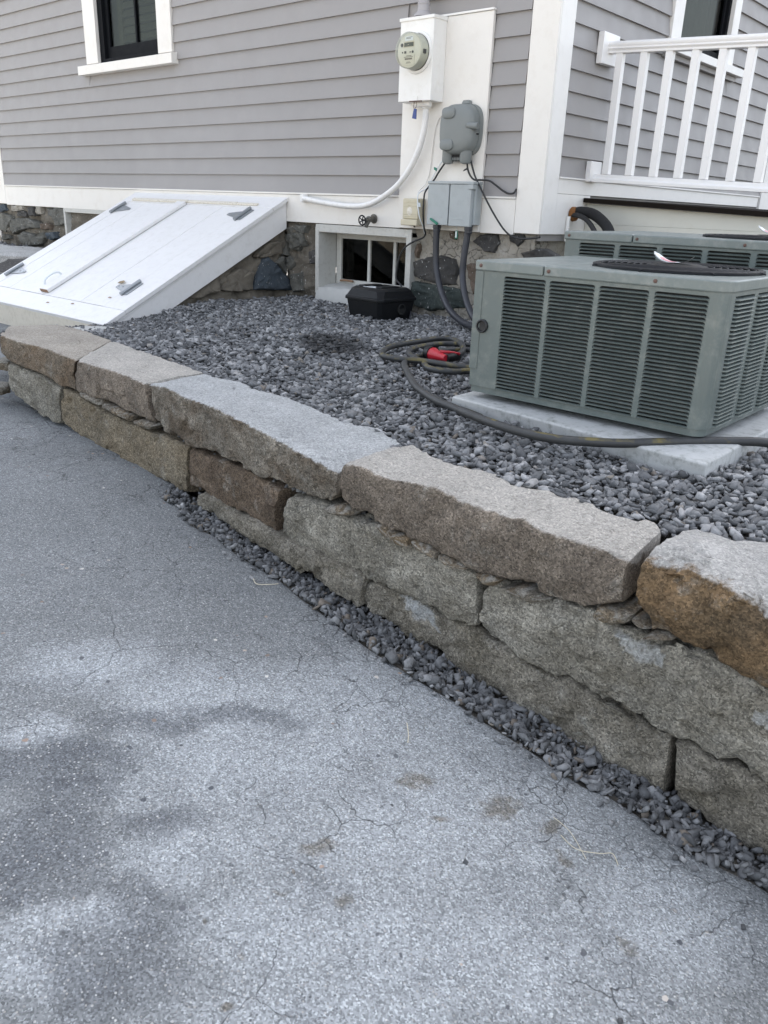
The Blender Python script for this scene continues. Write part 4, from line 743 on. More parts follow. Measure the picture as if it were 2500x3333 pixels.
# loose stones at the wall's left end
def rock_mesh(seed, n=12, flat=.7):
    r = random.Random(seed); bm = bmesh.new()
    for k in range(8):          # a broken block: jittered corners, some knocked off
        c = Vector(((k & 1)*2-1, (k >> 1 & 1)*2-1, (k >> 2)*2-1)); p = Vector((c.x*r.uniform(.35,.95), c.y*r.uniform(.35,.85), c.z*r.uniform(.35,.85)*flat)); bm.verts.new(p)
    for k in range(n - 6): p = Vector((r.gauss(0,1), r.gauss(0,1), r.gauss(0,1))).normalized()*r.uniform(.9, 1.15); p.z *= flat; bm.verts.new(p)
    bmesh.ops.convex_hull(bm, input=bm.verts); loose = [v for v in bm.verts if not v.link_faces]; bmesh.ops.delete(bm, geom=loose, context='VERTS')
    bm.verts.ensure_lookup_table(); vs_ = [tuple(v.co) for v in bm.verts]; idx = {v: i for i, v in enumerate(bm.verts)}; fs_ = [[idx[v] for v in f.verts] for f in bm.faces]; bm.free()
    return np.array(vs_), np.array(fs_)
ROCKS = [rock_mesh(s, 7 + s % 5, (.42, .58, .75)[s % 3]) for s in range(14)]
def rotmats(n):
    q = rng.normal(size=(n, 4)); q /= np.linalg.norm(q, axis=1)[:, None]; a, b, c, d = q.T
    return np.stack([np.stack([1-2*(c*c+d*d), 2*(b*c-a*d), 2*(b*d+a*c)], -1), np.stack([2*(b*c+a*d), 1-2*(b*b+d*d), 2*(c*d-a*b)], -1), np.stack([2*(b*d-a*c), 2*(c*d+a*b), 1-2*(b*b+c*c)], -1)], 1)
def pebbles(name, P, size, m, tint, tilt=.45):
    vs_, fs_, ts = [], [], []; n0 = 0; which = rng.integers(0, len(ROCKS), len(P)); Rm = rotmats(len(P)); 
    # stones lie mostly flat: blend a random turn about Z with a smaller tumble
    az = rng.uniform(0, 2*np.pi, len(P)); ex = rng.normal(0, tilt, len(P)); ey = rng.normal(0, tilt, len(P))
    ca, sa = np.cos(az), np.sin(az); cx, sx = np.cos(ex), np.sin(ex); cy, sy = np.cos(ey), np.sin(ey); Z = np.zeros(len(P)); O1 = np.ones(len(P))
    Rz = np.stack([np.stack([ca,-sa,Z],-1), np.stack([sa,ca,Z],-1), np.stack([Z,Z,O1],-1)], 1); Rx = np.stack([np.stack([O1,Z,Z],-1), np.stack([Z,cx,-sx],-1), np.stack([Z,sx,cx],-1)], 1); Ry = np.stack([np.stack([cy,Z,sy],-1), np.stack([Z,O1,Z],-1), np.stack([-sy,Z,cy],-1)], 1)
    Rm = Rx @ Ry @ Rz; asp = np.stack([rng.uniform(.95, 1.5, len(P)), rng.uniform(.7, 1., len(P)), rng.uniform(.6, .95, len(P))], -1)
    for k, (rv, rf) in enumerate(ROCKS):
        ii = np.where(which == k)[0]
        if not len(ii): continue
        v = (rv[None] * (asp[ii]*size[ii, None])[:, None, :]); v = np.einsum('nij,nkj->nki', Rm[ii], v) + P[ii][:, None, :]
        nv = len(rv); f = rf[None] + (np.arange(len(ii))*nv)[:, None, None] + n0; vs_.append(v.reshape(-1, 3)); fs_.append(f.reshape(-1, 3)); ts.append(np.repeat(tint[ii], len(rf))); n0 += nv*len(ii)
    v = np.concatenate(vs_).astype(np.float32); f = np.concatenate(fs_).astype(np.int32); t = np.concatenate(ts).astype(np.float32)
    me = bpy.data.meshes.new(name); me.vertices.add(len(v)); me.vertices.foreach_set('co', v.ravel()); me.loops.add(f.size); me.loops.foreach_set('vertex_index', f.ravel())
    me.polygons.add(len(f)); me.polygons.foreach_set('loop_start', np.arange(len(f), dtype=np.int32)*3); me.polygons.foreach_set('loop_total', np.full(len(f), 3, dtype=np.int32)); me.update(calc_edges=True)
    at = me.attributes.new('tint', 'FLOAT', 'FACE'); at.data.foreach_set('value', t); me.materials.append(m); o = bpy.data.objects.new(name, me); COL.objects.link(o); return o

# back line of the capstones
bk = sorted([tuple(p) for k in ('c1a','c1b','c2','c3','c4') for p in B[k]['bt']]); bkx = [p[0] for p in bk]; bky = [p[1] for p in bk]
PAD = [(.925,-1.99), (1.865,-2.116), (1.885,-1.10), (.88,-1.08)]
def inside(poly, x, y):
    r = np.zeros(len(x), bool); n = len(poly)
    for i in range(n):
        (x0, y0), (x1, y1) = poly[i], poly[(i+1) % n]; c = ((y0 > y) != (y1 > y)) & (x < (x1-x0)*(y-y0)/(y1-y0+1e-12)+x0); r ^= c
    return r
def gravel_bed():
    sp = .0152; xs_ = np.arange(-2.13, 2.9, sp); ys_ = np.arange(-2.62, .03, sp); X, Y = np.meshgrid(xs_, ys_); X = X.ravel() + rng.uniform(-.5, .5, X.size)*sp; Y = Y.ravel() + rng.uniform(-.5, .5, Y.size)*sp
    keep = (Y > np.interp(X, bkx, bky) + .004) & ~inside(PAD, X, Y) & ~((X > -1.06) & (X < -.80) & (Y > -.43) & (Y < -.16)) & ~((X > 1.0) & (Y > -1.0)) & ~((X > 2.0) & (Y > -1.2))
    X, Y = X[keep], Y[keep]; size = np.clip(rng.lognormal(math.log(.0102), .36, len(X)), .0045, .021); Z = bed_z(X, Y) - .010 + rng.normal(0, .0055, len(X)) + .006*np.sin(X*9+Y*5) + np.clip(size-.013, 0, 1)*.4
    o = pebbles('gravel', np.stack([X, Y, Z], -1), size, M['gravel'], rng.uniform(0, 1, len(X)))
    tag(o, 'crushed grey bluestone gravel spread behind the granite wall', 'gravel', kind='stuff')
gravel_bed()
def strip_gravel():
    n = 4200; X = rng.uniform(.0, 2.75, n); lo = np.interp(X, EDGE_X, EDGE_Y); hi = np.interp(X, FX, FY) + .028
    t = rng.uniform(0, 1, n)**.85; Y = hi*(1-t) + (lo-.006+rng.normal(0,.006,n))*t
    size = np.clip(rng.lognormal(math.log(.0088), .38, n), .004, .021); Z = drive_z(X) + .004 + rng.normal(0, .005, n) - .006*(1-t)*np.clip((X-.2)/.6,0,1) - .009 + .009*(t>.85)
    tint = rng.uniform(0, .80, n); tint = np.where(rng.uniform(0, 1, n) < .05, .985, tint)
    kp = (X > .9) | (rng.uniform(0, 1, n) < .35 + .65*np.clip(X/.9, 0, 1)); X, Y, Z, size, tint = X[kp], Y[kp], Z[kp], size[kp], tint[kp]
    # a few kicked on to the asphalt
    k = 90; xs_ = rng.uniform(-1.2, 2.3, k); ys_ = np.interp(xs_, EDGE_X, EDGE_Y) - np.abs(rng.normal(0, .035, k)); Zs = drive_z(xs_) + .004
    X = np.r_[X, xs_]; Y = np.r_[Y, ys_]; Z = np.r_[Z, Zs]; size = np.r_[size, rng.uniform(.004, .011, k)]; tint = np.r_[tint, rng.uniform(0, 1, k)]
    o = pebbles('spilled_gravel', np.stack([X, Y, Z], -1), size, M['gravel'], tint, .8)
    tag(o, 'narrow strip of grey gravel between driveway edge and wall foot', 'gravel', kind='stuff')
    n = 420; xs_ = rng.uniform(-.9, 2.6, n); P = np.stack([xs_, np.interp(xs_, FX, FY) + rng.uniform(.03, .09, n), rng.choice([-.155, -.165, -.15, -.33], n) + rng.normal(0, .008, n)], -1)
    o = pebbles('joint_gravel', P, rng.uniform(.006, .013, n), M['gravel'], rng.uniform(0, .95, n), 1.); o.parent = rw; o.location = -rw.location; o['kind'] = 'stuff'
strip_gravel()
def yard_gravel():
    n = 2600; X = rng.uniform(-8.5, -4.3, n); Y = rng.uniform(-.35, .02, n); Z = .095 + rng.normal(0, .01, n)
    o = pebbles('rubble_gravel', np.stack([X, Y, Z], -1), rng.uniform(.01, .03, n), M['gravel'], rng.uniform(0, .9, n), .8); tag(o, 'dark rubble gravel along the far foundation left of the bulkhead', 'gravel', kind='stuff')
yard_gravel()
M['slab'] = m_granite('pale_slab', (.30,.29,.27), (.48,.48,.47))
def lone_rock(name, label, c, s, m, seed, cat='rock'):
    bm = bmesh.new(); bmesh.ops.create_icosphere(bm, subdivisions=4, radius=1)
    for v in bm.verts:
        p = v.co.copy(); h = 1 + .22*mnoise.noise(p*1.3+Vector((seed,0,0))) + .10*mnoise.noise(p*3.1+Vector((seed,0,0))) + .05*mnoise.noise(p*7); q = Vector((p.x, p.y, max(-.6, min(.55, p.z)))) * h
        v.co = Vector((q.x*s[0], q.y*s[1], q.z*s[2]))
    me = bpy.data.meshes.new(name); bm.to_mesh(me); bm.free(); me.polygons.foreach_set('use_smooth', [True]*len(me.polygons)); me.materials.append(m); o = bpy.data.objects.new(name, me); COL.objects.link(o); o.location = c
    at = me.attributes.new('patina', 'FLOAT', 'POINT'); at.data.foreach_set('value', np.array([.1 if v.co.z > s[2]*.3 else .8 for v in me.vertices], dtype=np.float32)); tag(o, label, cat); return o
lone_rock('flat_rock', 'pale flat slab of rock lying left of the white cellar doors', (-6.05, -.46, .045), (1.05, .42, .16), M['slab'], 3)
lone_rock('dark_rock', 'darker grey rock in front of the pale slab, beside the bulkhead', (-5.35, -1.05, -.12), (.6, .28, .16), M['rock_grey'], 8)
lone_rock('concrete_lump', 'pale concrete lump between bulkhead corner and first capstone', (-1.88, -1.72, -.115), (.27, .17, .05), M['sill_conc'], 5)
for i, (x, y, z, s_, l) in enumerate([(-1.42,-2.50,-.13,.06,'upper small tan stone tucked at the left wall end'),(-1.45,-2.53,-.25,.055,'lower small tan stone at the left wall end')]): lone_rock('end_stone', l, (x,y,z), (s_*1.0, s_*.8, s_*.7), M['g_chip'], 20+i, 'stone')

# ------------------------------------------------------------------ air conditioners
def louver_mesh(w, pitch, lip=.22):
    # pressed louver: sloping blade with turned-down lip, ends closed to the panel
    h = pitch; e = .009; m = MB()
    o_ = -.0045 if lip > 0 else -.0085
    if lip > 0: za, zb, zc = -.02, -.20, -.50
    else: za, zb, zc = .22, -.20, -.50
    ya = .0062 if lip > 0 else .0110
    A = [(-w/2, .003, h*za), (-w/2+e, ya, h*za), (w/2-e, ya, h*za), (w/2, .003, h*za)]
    Bp = [(-w/2, .0010, h*zb), (-w/2+e, o_*.9, h*zb), (w/2-e, o_*.9, h*zb), (w/2, .0010, h*zb)]
    Cc = [(-w/2, .0012, h*zc), (-w/2+e, o_*.35 if lip > 0 else o_, h*zc), (w/2-e, o_*.35 if lip > 0 else o_, h*zc), (w/2, .0012, h*zc)]
    v = A + Bp + Cc; f = [(i, i+1, 5+i, 4+i) for i in range(3)] + [(4+i, 5+i, 9+i, 8+i) for i in range(3)]
    # thickness behind
    v += [(x, y+.0015, z) for (x, y, z) in A] + [(x, y+.002, z) for (x, y, z) in Cc]
    f += [(13+i, 12+i, 16+i, 17+i) for i in range(3)] + [(8+i, 9+i, 17+i, 16+i) for i in range(3)] + [(1+i, i, 12+i, 13+i) for i in range(3)]
    k = len(v)     # rounded upper corners of the slot
    for sx in (-1, 1): v += [(sx*w/2, .0012, h*.5), (sx*(w/2-.0075), .0012, h*.5), (sx*(w/2-.0022), .0012, h*.26), (sx*w/2, .0012, -h*.05)]
    f += [(k, k+1, k+2), (k, k+2, k+3), (k+4, k+6, k+5), (k+4, k+7, k+6)]
    return m.add(v, f)
def condenser(name, label, X0, X1, Y0, Y1, Z0, ZT, cols, zc0, zc1, nl, side_cols, seam, fan, flap):
    t = thing(name, label, 'air conditioner', (X0, Y0, Z0), 'outdoor air conditioning units'); rc = .045
    th_ = .022; zl = ZT - .033     # lid skirt lower edge
    # front panel: stiles, rails; rounded near corner on the right
    m = MB(); edges = [X0] + [e for c in cols for e in c] + [X1-rc]
    for i in range(0, len(edges), 2): m.box(edges[i], edges[i+1], Y0, Y0+.004, Z0+.018, zl+.004)
    for c in cols: m.box(c[0], c[1], Y0, Y0+.004, Z0+.018, zc0); m.box(c[0], c[1], Y0, Y0+.004, zc1, zl+.004)
    # rounded corner
    n = 8; pr = [(X1-rc+rc*math.sin(math.pi/2*k/n), Y0+rc-rc*math.cos(math.pi/2*k/n)) for k in range(n+1)]
    for k in range(n): m.add([(*pr[k], Z0+.018), (*pr[k+1], Z0+.018), (*pr[k+1], zl+.004), (*pr[k], zl+.004)], [(0,1,2,3)])
    ed = [Y0+rc] + [e for c in side_cols for e in c] + [Y1]
    for i in range(0, len(ed), 2): m.box(X1-.004, X1, ed[i], ed[i+1], Z0+.018, zl+.004)
    for c in side_cols: m.box(X1-.004, X1, c[0], c[1], Z0+.018, zc0); m.box(X1-.004, X1, c[0], c[1], zc1, zl+.004)
    m.box(X0, X0+.004, Y0+.004, Y1, Z0+.018, zl+.004); m.box(X0+.004, X1, Y1-.004, Y1, Z0+.018, zl+.004)
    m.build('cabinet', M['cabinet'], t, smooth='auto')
    # coil and dark interior
    MB().box(X0+.03, X1-.03, Y0+.035, Y1-.03, Z0+.02, zl-.01).build('coil', M['coil'], t)
    # base pan
    p = MB(); 
    q = [(X0+.006, Y0+.006), (X1-rc, Y0+.006)] + [(X1-rc+(rc-.006)*math.sin(math.pi/2*k/n), Y0+rc-(rc-.006)*math.cos(math.pi/2*k/n)) for k in range(1, n+1)] + [(X1-.006, Y1-.006), (X0+.006, Y1-.006)]
    p.prism(q, lambda x, y: (x, y, Z0-.004), lambda x, y: (x, y, Z0+.0175)); p.build('base_pan', M['cabinet'], t, smooth='auto')
    f_ = MB()
    for x, y in ((X0+.06, Y0+.12), (X1-.12, Y0+.14), (X1-.1, Y1-.1), (X0+.06, Y1-.1)): f_.lathe([(.02, 0), (.02, .025)], (x, y, Z0-.026), (0,0,1), 12)
    f_.build('rubber_foot', M['rubber'], t)
    # lid in two pieces split at the seam
    r2 = rc + .004
    def lid(x0, x1, right):
        mm = MB(); 
        if right: poly = [(x0, Y0-.006), (x1-r2, Y0-.006)] + [(x1-r2+(r2+.006)*math.sin(math.pi/2*k/n), Y0+r2-(r2+.006)*math.cos(math.pi/2*k/n)) for k in range(1, n+1)] + [(x1+.006, Y1+.006), (x0, Y1+.006)]
        else: poly = [(x0-.006, Y0-.006), (x1, Y0-.006), (x1, Y1+.006), (x0-.006, Y1+.006)]
        mm.prism(poly, lambda x, y: (x, y, zl), lambda x, y: (x, y, ZT)); return mm.build('lid', M['cabinet_top'], t, bevel=.006, segs=3)
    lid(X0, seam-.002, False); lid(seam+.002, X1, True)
    # shallow flange on the lid's left corner and folded flap
    if flap: MB().box(X0-.0045, X0+.028, Y0-.003, Y0+.02, Z0+.075, zl-.001).build('corner_flap', M['cabinet'], t, bevel=.002)
    w = cols[0][1]-cols[0][0]; pitch = (zc1-zc0)/nl
    def fill(cx, cy, rot, wd, lip=.20):
        proto = None
        for k in range(nl):
            z = zc0 + pitch*(k+.5)
            if proto is None:
                proto = louver_mesh(wd, pitch, lip).build('louver', M['cabinet'], t, base=Vector((0,0,0)), smooth='auto'); proto.location = Vector((cx, cy, z)) - t.location; proto.rotation_euler = (0, 0, rot); o = proto
            else: o = cp(proto, t, Vector((cx, cy, z)) - t.location)
    protos = None
    for c in cols: fill((c[0]+c[1])/2, Y0, 0, c[1]-c[0])
    for c in side_cols: fill(X1, (c[0]+c[1])/2, R(90), c[1]-c[0], -.02)
    # fan guard
    fx, fy, fr = fan; g = MB()
    for k in range(9): g.torus((fx, fy, ZT+.008+.002*math.cos(k/9*1.5)), (0,0,1), fr*(.36+.63*k/8), .0018, 56, 5)
    for k in range(8):
        a = k*math.pi/4; g.tube([(fx+.25*fr*math.cos(a), fy+.25*fr*math.sin(a), ZT+.009), (fx+fr*math.cos(a), fy+fr*math.sin(a), ZT+.007), (fx+1.07*fr*math.cos(a), fy+1.07*fr*math.sin(a), ZT+.003)], .0024, 6)
    g.build('fan_guard', M['blackmetal'], t, smooth=True)
    MB().lathe([(fr*1.02, .001), (fr*1.02, .008), (fr*.94, .010), (fr*.93, .002)], (fx, fy, ZT), (0,0,1), 56).build('fan_ring', M['blackmetal'], t, smooth='auto')
    MB().lathe([(fr*.36, .007), (fr*.36, .0115), (fr*.30, .0135), (fr*.27, .016), (.01, .0165)], (fx, fy, ZT), (0,0,1), 40).build('fan_cap', M['black'], t, smooth='auto')
    MB().lathe([(fr*.92, .0022), (.01, .003)], (fx, fy, ZT), (0,0,1), 40).build('fan_opening', M['dark'], t)
    for x in (X0+.018, seam+.02, (seam+X1)/2+.08):
        if x < X1-.06: MB().lathe([(.006, 0), (.0055, .003), (.002, .0045)], (x, Y0-.006, (zl+ZT)/2), (0,-1,0), 10).build('screw', M['rust'], t)
    # curling sticker on the fan cap
    vs_ = []; fs_ = []; n = 16
    for i in range(n+1):
        u = -1 + 2*i/n; x = fx - .015 + u*.066; z = ZT + .0185 + (.030*u*u if u < 0 else .022*u*u*u)
        hw = .030*math.sqrt(max(.02, 1-u**4)) if u < .2 else .030*(1.1-u)
        vs_ += [(x, fy-hw, z), (x, fy+hw, z)]
    for i in range(n): fs_.append((2*i, 2*i+2, 2*i+3, 2*i+1))
    s_ = MB().add(vs_, fs_).build('sticker', M['sticker'], t, smooth=True)
    def inner(name, a, b, k, m, dz):
        v2 = []; f2 = []
        for i in range(a, b+1):
            p, q = Vector(vs_[2*i]), Vector(vs_[2*i+1]); c = (p+q)/2; v2 += [c+(p-c)*k+Vector((.001,-.001,dz)), c+(q-c)*k+Vector((.001,-.001,dz))]
        for i in range(b-a): f2.append((2*i, 2*i+2, 2*i+3, 2*i+1))
        MB().add(v2, f2).build(name, m, s_, smooth=True)
    inner('sticker_field', 1, 12, .8, M['label'], .0012); inner('sticker_print', 3, 9, .5, M['pink'], .0022)
    return t
ac1 = condenser('air_conditioner', 'sage green louvered air conditioner on a concrete pad, hose passing in front', .965, 1.787, -1.95, -1.29, .075, .507, [(1.074,1.227), (1.242,1.396), (1.411,1.566), (1.583,1.739)], .093, .463, 32,
    [(-1.885,-1.73), (-1.70,-1.545), (-1.515,-1.36)], 1.217, (1.50, -1.62, .255), True)
MB().lathe([(.0225, 0), (.0225, .006), (.019, .009), (.0165, .008), (.0155, .002), (.002, .001)], (1.003, -1.951, .297), (0,-1,0), 24).build('grommet', M['rubber'], ac1, smooth='auto')
ac2 = condenser('air_conditioner', 'larger green air conditioner standing behind, between front unit and porch', .811, 1.80, -1.12, -.40, .075, .592, [(.878,1.033), (1.053,1.208), (1.227,1.383), (1.402,1.557), (1.577,1.732)], .10, .55, 35,
    [(-1.04,-.85), (-.81,-.62)], 1.104, (1.53, -.76, .27), False)
pm = MB(); pm.hexa([(.90,-1.975,-.04), (1.865,-2.106,-.04), (1.885,-1.10,-.04), (.88,-1.08,-.04)], [(.925,-1.992,.050), (1.864,-2.113,.050), (1.86,-1.10,.050), (.89,-1.08,.050)])
pad = pm.build('concrete_pad', M['concrete'], None, bevel=.008, segs=3, base=Vector((1.38,-1.55,0))); tag(pad, 'pale mossy concrete pad under the front air conditioner, gravel round it', 'concrete pad')
pad2 = MB().box(.74, 1.88, -1.06, -.32, -.04, .0485).build('concrete_pad', M['concrete'], None, bevel=.008, base=Vector((1.3,-.7,0))); tag(pad2, 'concrete pad under the rear air conditioner', 'concrete pad')

# ------------------------------------------------------------------ garden hose
hose = thing('garden_hose', 'black garden hose with yellow stripe, coiled on gravel and running past the unit', 'garden hose', (.3, -1.2, 0))
def hose_tube(pts, name='hose_length', r=.0135):
    P = smooth_path(pts, 8); m = MB().tube(P, r, 14); o = m.build(name, M['hose'], hose, smooth=True)
    at = o.data.attributes.new('stripe', 'FLOAT', 'POINT'); n = len(P); v = []
    for i in range(n):
        for k in range(14): v.append(1. if ((k - i*.06) % 14) < 3.2 else 0.)
    at.data.foreach_set('value', np.array(v[:len(o.data.vertices)], dtype=np.float32)); return o
hose_tube([(.75,-1.30,.03)] + [tuple(p) for p in D['H1'][:5]] + [tuple(p) for p in D['H1'][5:]])
hose_tube([(.62,-.98,.02), (.40,-.92,.02)] + [tuple(p) for p in D['H2']] + [(.72,-1.36,.02)])
hose_tube([(.285,-1.47,.016), (.30,-1.50,.018)] + [tuple(p) for p in D['H3'][:-1]] + [tuple(p) for p in D['H4'][0:]] + [(2.1,-1.62,.03), (2.5,-1.45,.01), (3.0,-1.4,.01)])
hose_tube([(.62,-1.10,.018), (.42,-1.03,.018)] + [tuple(p) for p in D['H5']] + [(.34,-1.47,.016)])
noz = MB().tube([(.395,-1.245,.034), (.40,-1.30,.034), (.405,-1.345,.036)], .019, 12, lambda t: (1, 1.08, .8)[min(2, int(t*3))]).build('nozzle', M['black'], hose, smooth='auto')
MB().tube([(.408,-1.350,.036), (.385,-1.345,.036), (.335,-1.325,.036), (.305,-1.312,.036)], 1, 14, lambda t: .015 + .022*max(0, t-.25)).build('nozzle_body', M['red'], noz, smooth='auto')
MB().tube([(.304,-1.311,.036), (.285,-1.303,.036), (.262,-1.294,.037)], .033, 16, lambda t: 1.08 - .12*t).build('nozzle_collar', M['black'], noz, smooth='auto')
MB().tube([(.36,-1.335,.058), (.39,-1.30,.055), (.415,-1.26,.047)], .007, 8).build('nozzle_trigger', M['red'], noz, smooth=True)

# ------------------------------------------------------------------ black bait box
bait = thing('bait_box', 'black plastic bait box with white label on gravel by the cellar window', 'box', (-.965, -.28, 0)); 
def baitb():
    rot = Matrix.Rotation(R(-3), 3, 'Z'); o = Vector((-.932, -.295, 0))
    def L(x, y, z): p = rot @ Vector((x, y, z)) + o; return tuple(p)
    def lay(specs, name, m, bev):
        v = []; f = []
        for (hx, hy, c, z) in specs:
            pts = [(-hx+c,-hy), (hx-c,-hy), (hx,-hy+c), (hx,hy-c), (hx-c,hy), (-hx+c,hy), (-hx,hy-c), (-hx,-hy+c)]; v += [L(x, y, z) for x, y in pts]
        for i in range(len(specs)-1):
            for k in range(8): f.append((i*8+k, i*8+(k+1) % 8, (i+1)*8+(k+1) % 8, (i+1)*8+k))
        f.append(tuple(range(8))[::-1]); f.append(tuple(range((len(specs)-1)*8, len(specs)*8))); return MB().add(v, f).build(name, m, bait, bevel=bev)
    lay([(.140,.150,.02,-.015), (.160,.168,.025,.104)], 'body', M['black'], .004); lay([(.172,.178,.03,.1045), (.172,.178,.03,.121), (.163,.168,.03,.127), (.152,.155,.04,.166), (.134,.130,.04,.1805)], 'lid', M['black'], .004)
    for sx in (-1, 1):
        q = MB(); q.hexa([L(sx*.075-.032,-.10,.181), L(sx*.075+.032,-.10,.181), L(sx*.075+.032,.06,.181), L(sx*.075-.032,.06,.181)], [L(sx*.075-.026,-.095,.190), L(sx*.075+.026,-.095,.190), L(sx*.075+.026,.055,.190), L(sx*.075-.026,.055,.190)]); q.build('lid_rib', M['black'], bait, bevel=.003)
    MB().hexa([L(-.055,-.105,.181), L(.055,-.105,.181), L(.055,-.045,.181), L(-.055,-.045,.181)], [L(-.055,-.105,.1825), L(.055,-.105,.1825), L(.055,-.045,.1825), L(-.055,-.045,.1825)]).build('label_sticker', M['label'], bait)
    for k in range(3): MB().hexa([L(-.045,-.095+.015*k,.1829), L(.04-.02*k,-.095+.015*k,.1829), L(.04-.02*k,-.091+.015*k,.1829), L(-.045,-.091+.015*k,.1829)], [L(-.045,-.095+.015*k,.1832), L(.04-.02*k,-.095+.015*k,.1832), L(.04-.02*k,-.091+.015*k,.1832), L(-.045,-.091+.015*k,.1832)]).build('label_print', M['galv'], bait)
    MB().lathe([(.035, 0), (.035, .012), (.028, .013), (.027, .003), (.002, .002)], L(.150, .03, .055), (rot @ Vector((1,0,0))), 20).build('entry_hole', M['dark'], bait)
baitb()

# ------------------------------------------------------------------ electric meter and its pipes
meter = thing('electric_meter', 'white meter box with round glass electric meter on the white wall board', 'electric meter', (-.86, -.014, 1.25))
MB().box(-.988, -.737, -.135, -.0145, 1.248, 1.676).build('meter_box', M['boxwhite'], meter, bevel=.004)
MB().hexa([(-.993,-.142,1.668), (-.732,-.142,1.668), (-.732,-.0145,1.668), (-.993,-.0145,1.668)], [(-.993,-.142,1.686), (-.732,-.142,1.686), (-.732,-.0145,1.692), (-.993,-.0145,1.692)]).build('box_lid', M['boxwhite'], meter, bevel=.003)
mc = Vector((-.850, 0, 1.502))
MB().lathe([(.113, 0), (.111, .008), (.104, .013), (.098, .013), (.097, .006)], (mc.x, -.1355, mc.z), (0,-1,0), 48).build('meter_ring', M['boxwhite'], meter, smooth='auto')
MB().lathe([(.094, .004), (.094, .010), (.090, .011)], (mc.x, -.136, mc.z), (0,-1,0), 48).build('meter_gasket', M['black'], meter, smooth='auto')
mbody = MB().lathe([(.093, .012), (.091, .070), (.088, .074), (.002, .075)], (mc.x, -.136, mc.z), (0,-1,0), 48).build('meter_body', M['meterface'], meter, smooth='auto')
MB().lathe([(.0955, .012), (.0935, .082), (.0925, .091), (.086, .0935), (.002, .095)], (mc.x, -.136, mc.z), (0,-1,0), 48).build('glass_cover', M['meterglass'], meter, smooth='auto')
def face(name, x0, x1, z0, z1, m, d=.0): return MB().box(mc.x+x0, mc.x+x1, -.2125-d, -.2112, mc.z+z0, mc.z+z1).build(name, m, mbody)
face('display_bezel', -.042, .036, .017, .044, M['beige']); face('display', -.038, .032, .020, .041, M['lcd'], .0005); face('display_segment', -.012, -.002, .029, .031, M['beige'], .0009)
face('serial_plate', -.032, .026, .050, .072, M['label'], .0002); face('lower_plate', -.052, .042, -.074, -.022, M['meterface'], .0006)
for z_, a, b in ((.066,-.024,.022), (.060,-.026,.010), (-.028,-.020,.020), (-.034,-.036,.030), (-.041,-.030,.026), (-.044,-.030,.026), (-.047,-.030,.026), (-.060,-.016,.010), (-.065,-.020,.016)): face('print_line', a, b, z_, z_+.0022, M['print'], .0011)
for x_, z_, r_ in ((-.056,.030,.010), (-.050,-.008,.004), (.008,-.008,.004), (.026,-.008,.0075)): MB().lathe([(r_, 0), (r_*.9, .002)], (mc.x+x_, -.2112, mc.z+z_), (0,-1,0), 14).build('face_stud', M['print'], mbody)
face('optical_port', -.036, -.022, -.014, -.002, M['print'], .0008)
MB().hexa([(mc.x+.0885,-.172,mc.z-.018),(mc.x+.0885,-.195,mc.z-.018),(mc.x+.0965,-.195,mc.z-.018),(mc.x+.0965,-.172,mc.z-.018)][::-1], [(mc.x+.0885,-.172,mc.z+.004),(mc.x+.0885,-.195,mc.z+.004),(mc.x+.0965,-.195,mc.z+.004),(mc.x+.0965,-.172,mc.z+.004)][::-1]).build('side_label', M['print'], meter)
MB().torus((-.7365, -.075, 1.325), (1,0,0), .028, .0016, 32, 5).build('knockout', M['boxwhite'], meter); MB().torus((-.7365, -.075, 1.325), (1,0,0), .019, .0014, 32, 5).build('knockout', M['boxwhite'], meter)
MB().box(-.87, -.835, -.139, -.1355, 1.246, 1.275).build('latch', M['boxwhite'], meter, bevel=.002); MB().tube([(-.895,-.139,1.247), (-.80,-.139,1.247)], .0035, 8).build('latch_pin', M['rust'], meter)
MB().tube(smooth_path([(-.85,-.138,1.252), (-.858,-.14,1.225), (-.852,-.14,1.205), (-.835,-.14,1.225), (-.846,-.138,1.250)], 6), .0015, 6).build('seal_wire', M['rust'], meter)
MB().hexa([(-.866,-.143,1.156), (-.836,-.143,1.150), (-.836,-.134,1.150), (-.866,-.134,1.156)], [(-.855,-.143,1.208), (-.836,-.143,1.206), (-.836,-.134,1.206), (-.855,-.134,1.208)]).build('seal_tag', M['blue'], meter, bevel=.002)
rp = thing('riser_pipe', 'grey painted conduit rising from the top of the meter box', 'conduit', (-.87, -.075, 1.69))
MB().lathe([(.056, 0), (.054, .010), (.036, .028), (.034, .06), (.036, .062), (.036, .072), (.031, .074), (.031, .115), (.0335, .117), (.0335, .130), (.029, .132), (.028, 1.4)], (-.868, -.075, 1.693), (0,0,1), 28).build('pipe', M['pipegrey'], rp, smooth='auto')
wc = thing('service_conduit', 'white curved conduit sweeping from the meter down along the trim', 'conduit', (-.82, -.05, 1.2)); wcp = [Vector(p) for p in D['W']['white_conduit']]
path = [(-1.93,-.03,.688), (-1.88,-.055,.686), (-1.72,-.062,.668), (-1.52,-.062,.652), (-1.36,-.062,.652), (-1.25,-.062,.672), (-1.15,-.062,.713), (-1.04,-.062,.777), (-.95,-.062,.862), (-.885,-.062,.955), (-.845,-.062,1.05), (-.828,-.062,1.14), (-.826,-.062,1.225)]
MB().tube(smooth_path(path, 10), .0185, 16).build('pipe', M['pipewhite'], wc, smooth='auto')
MB().lathe([(.027, 0), (.027, .03), (.022, .034)], (-.826, -.062, 1.2465), (0,0,-1), 20).build('fitting', M['pipewhite'], wc, smooth='auto'); MB().tube([(-.905,-.085,1.236), (-.775,-.085,1.236)], .016, 12).build('fitting', M['pipewhite'], wc, smooth='auto')
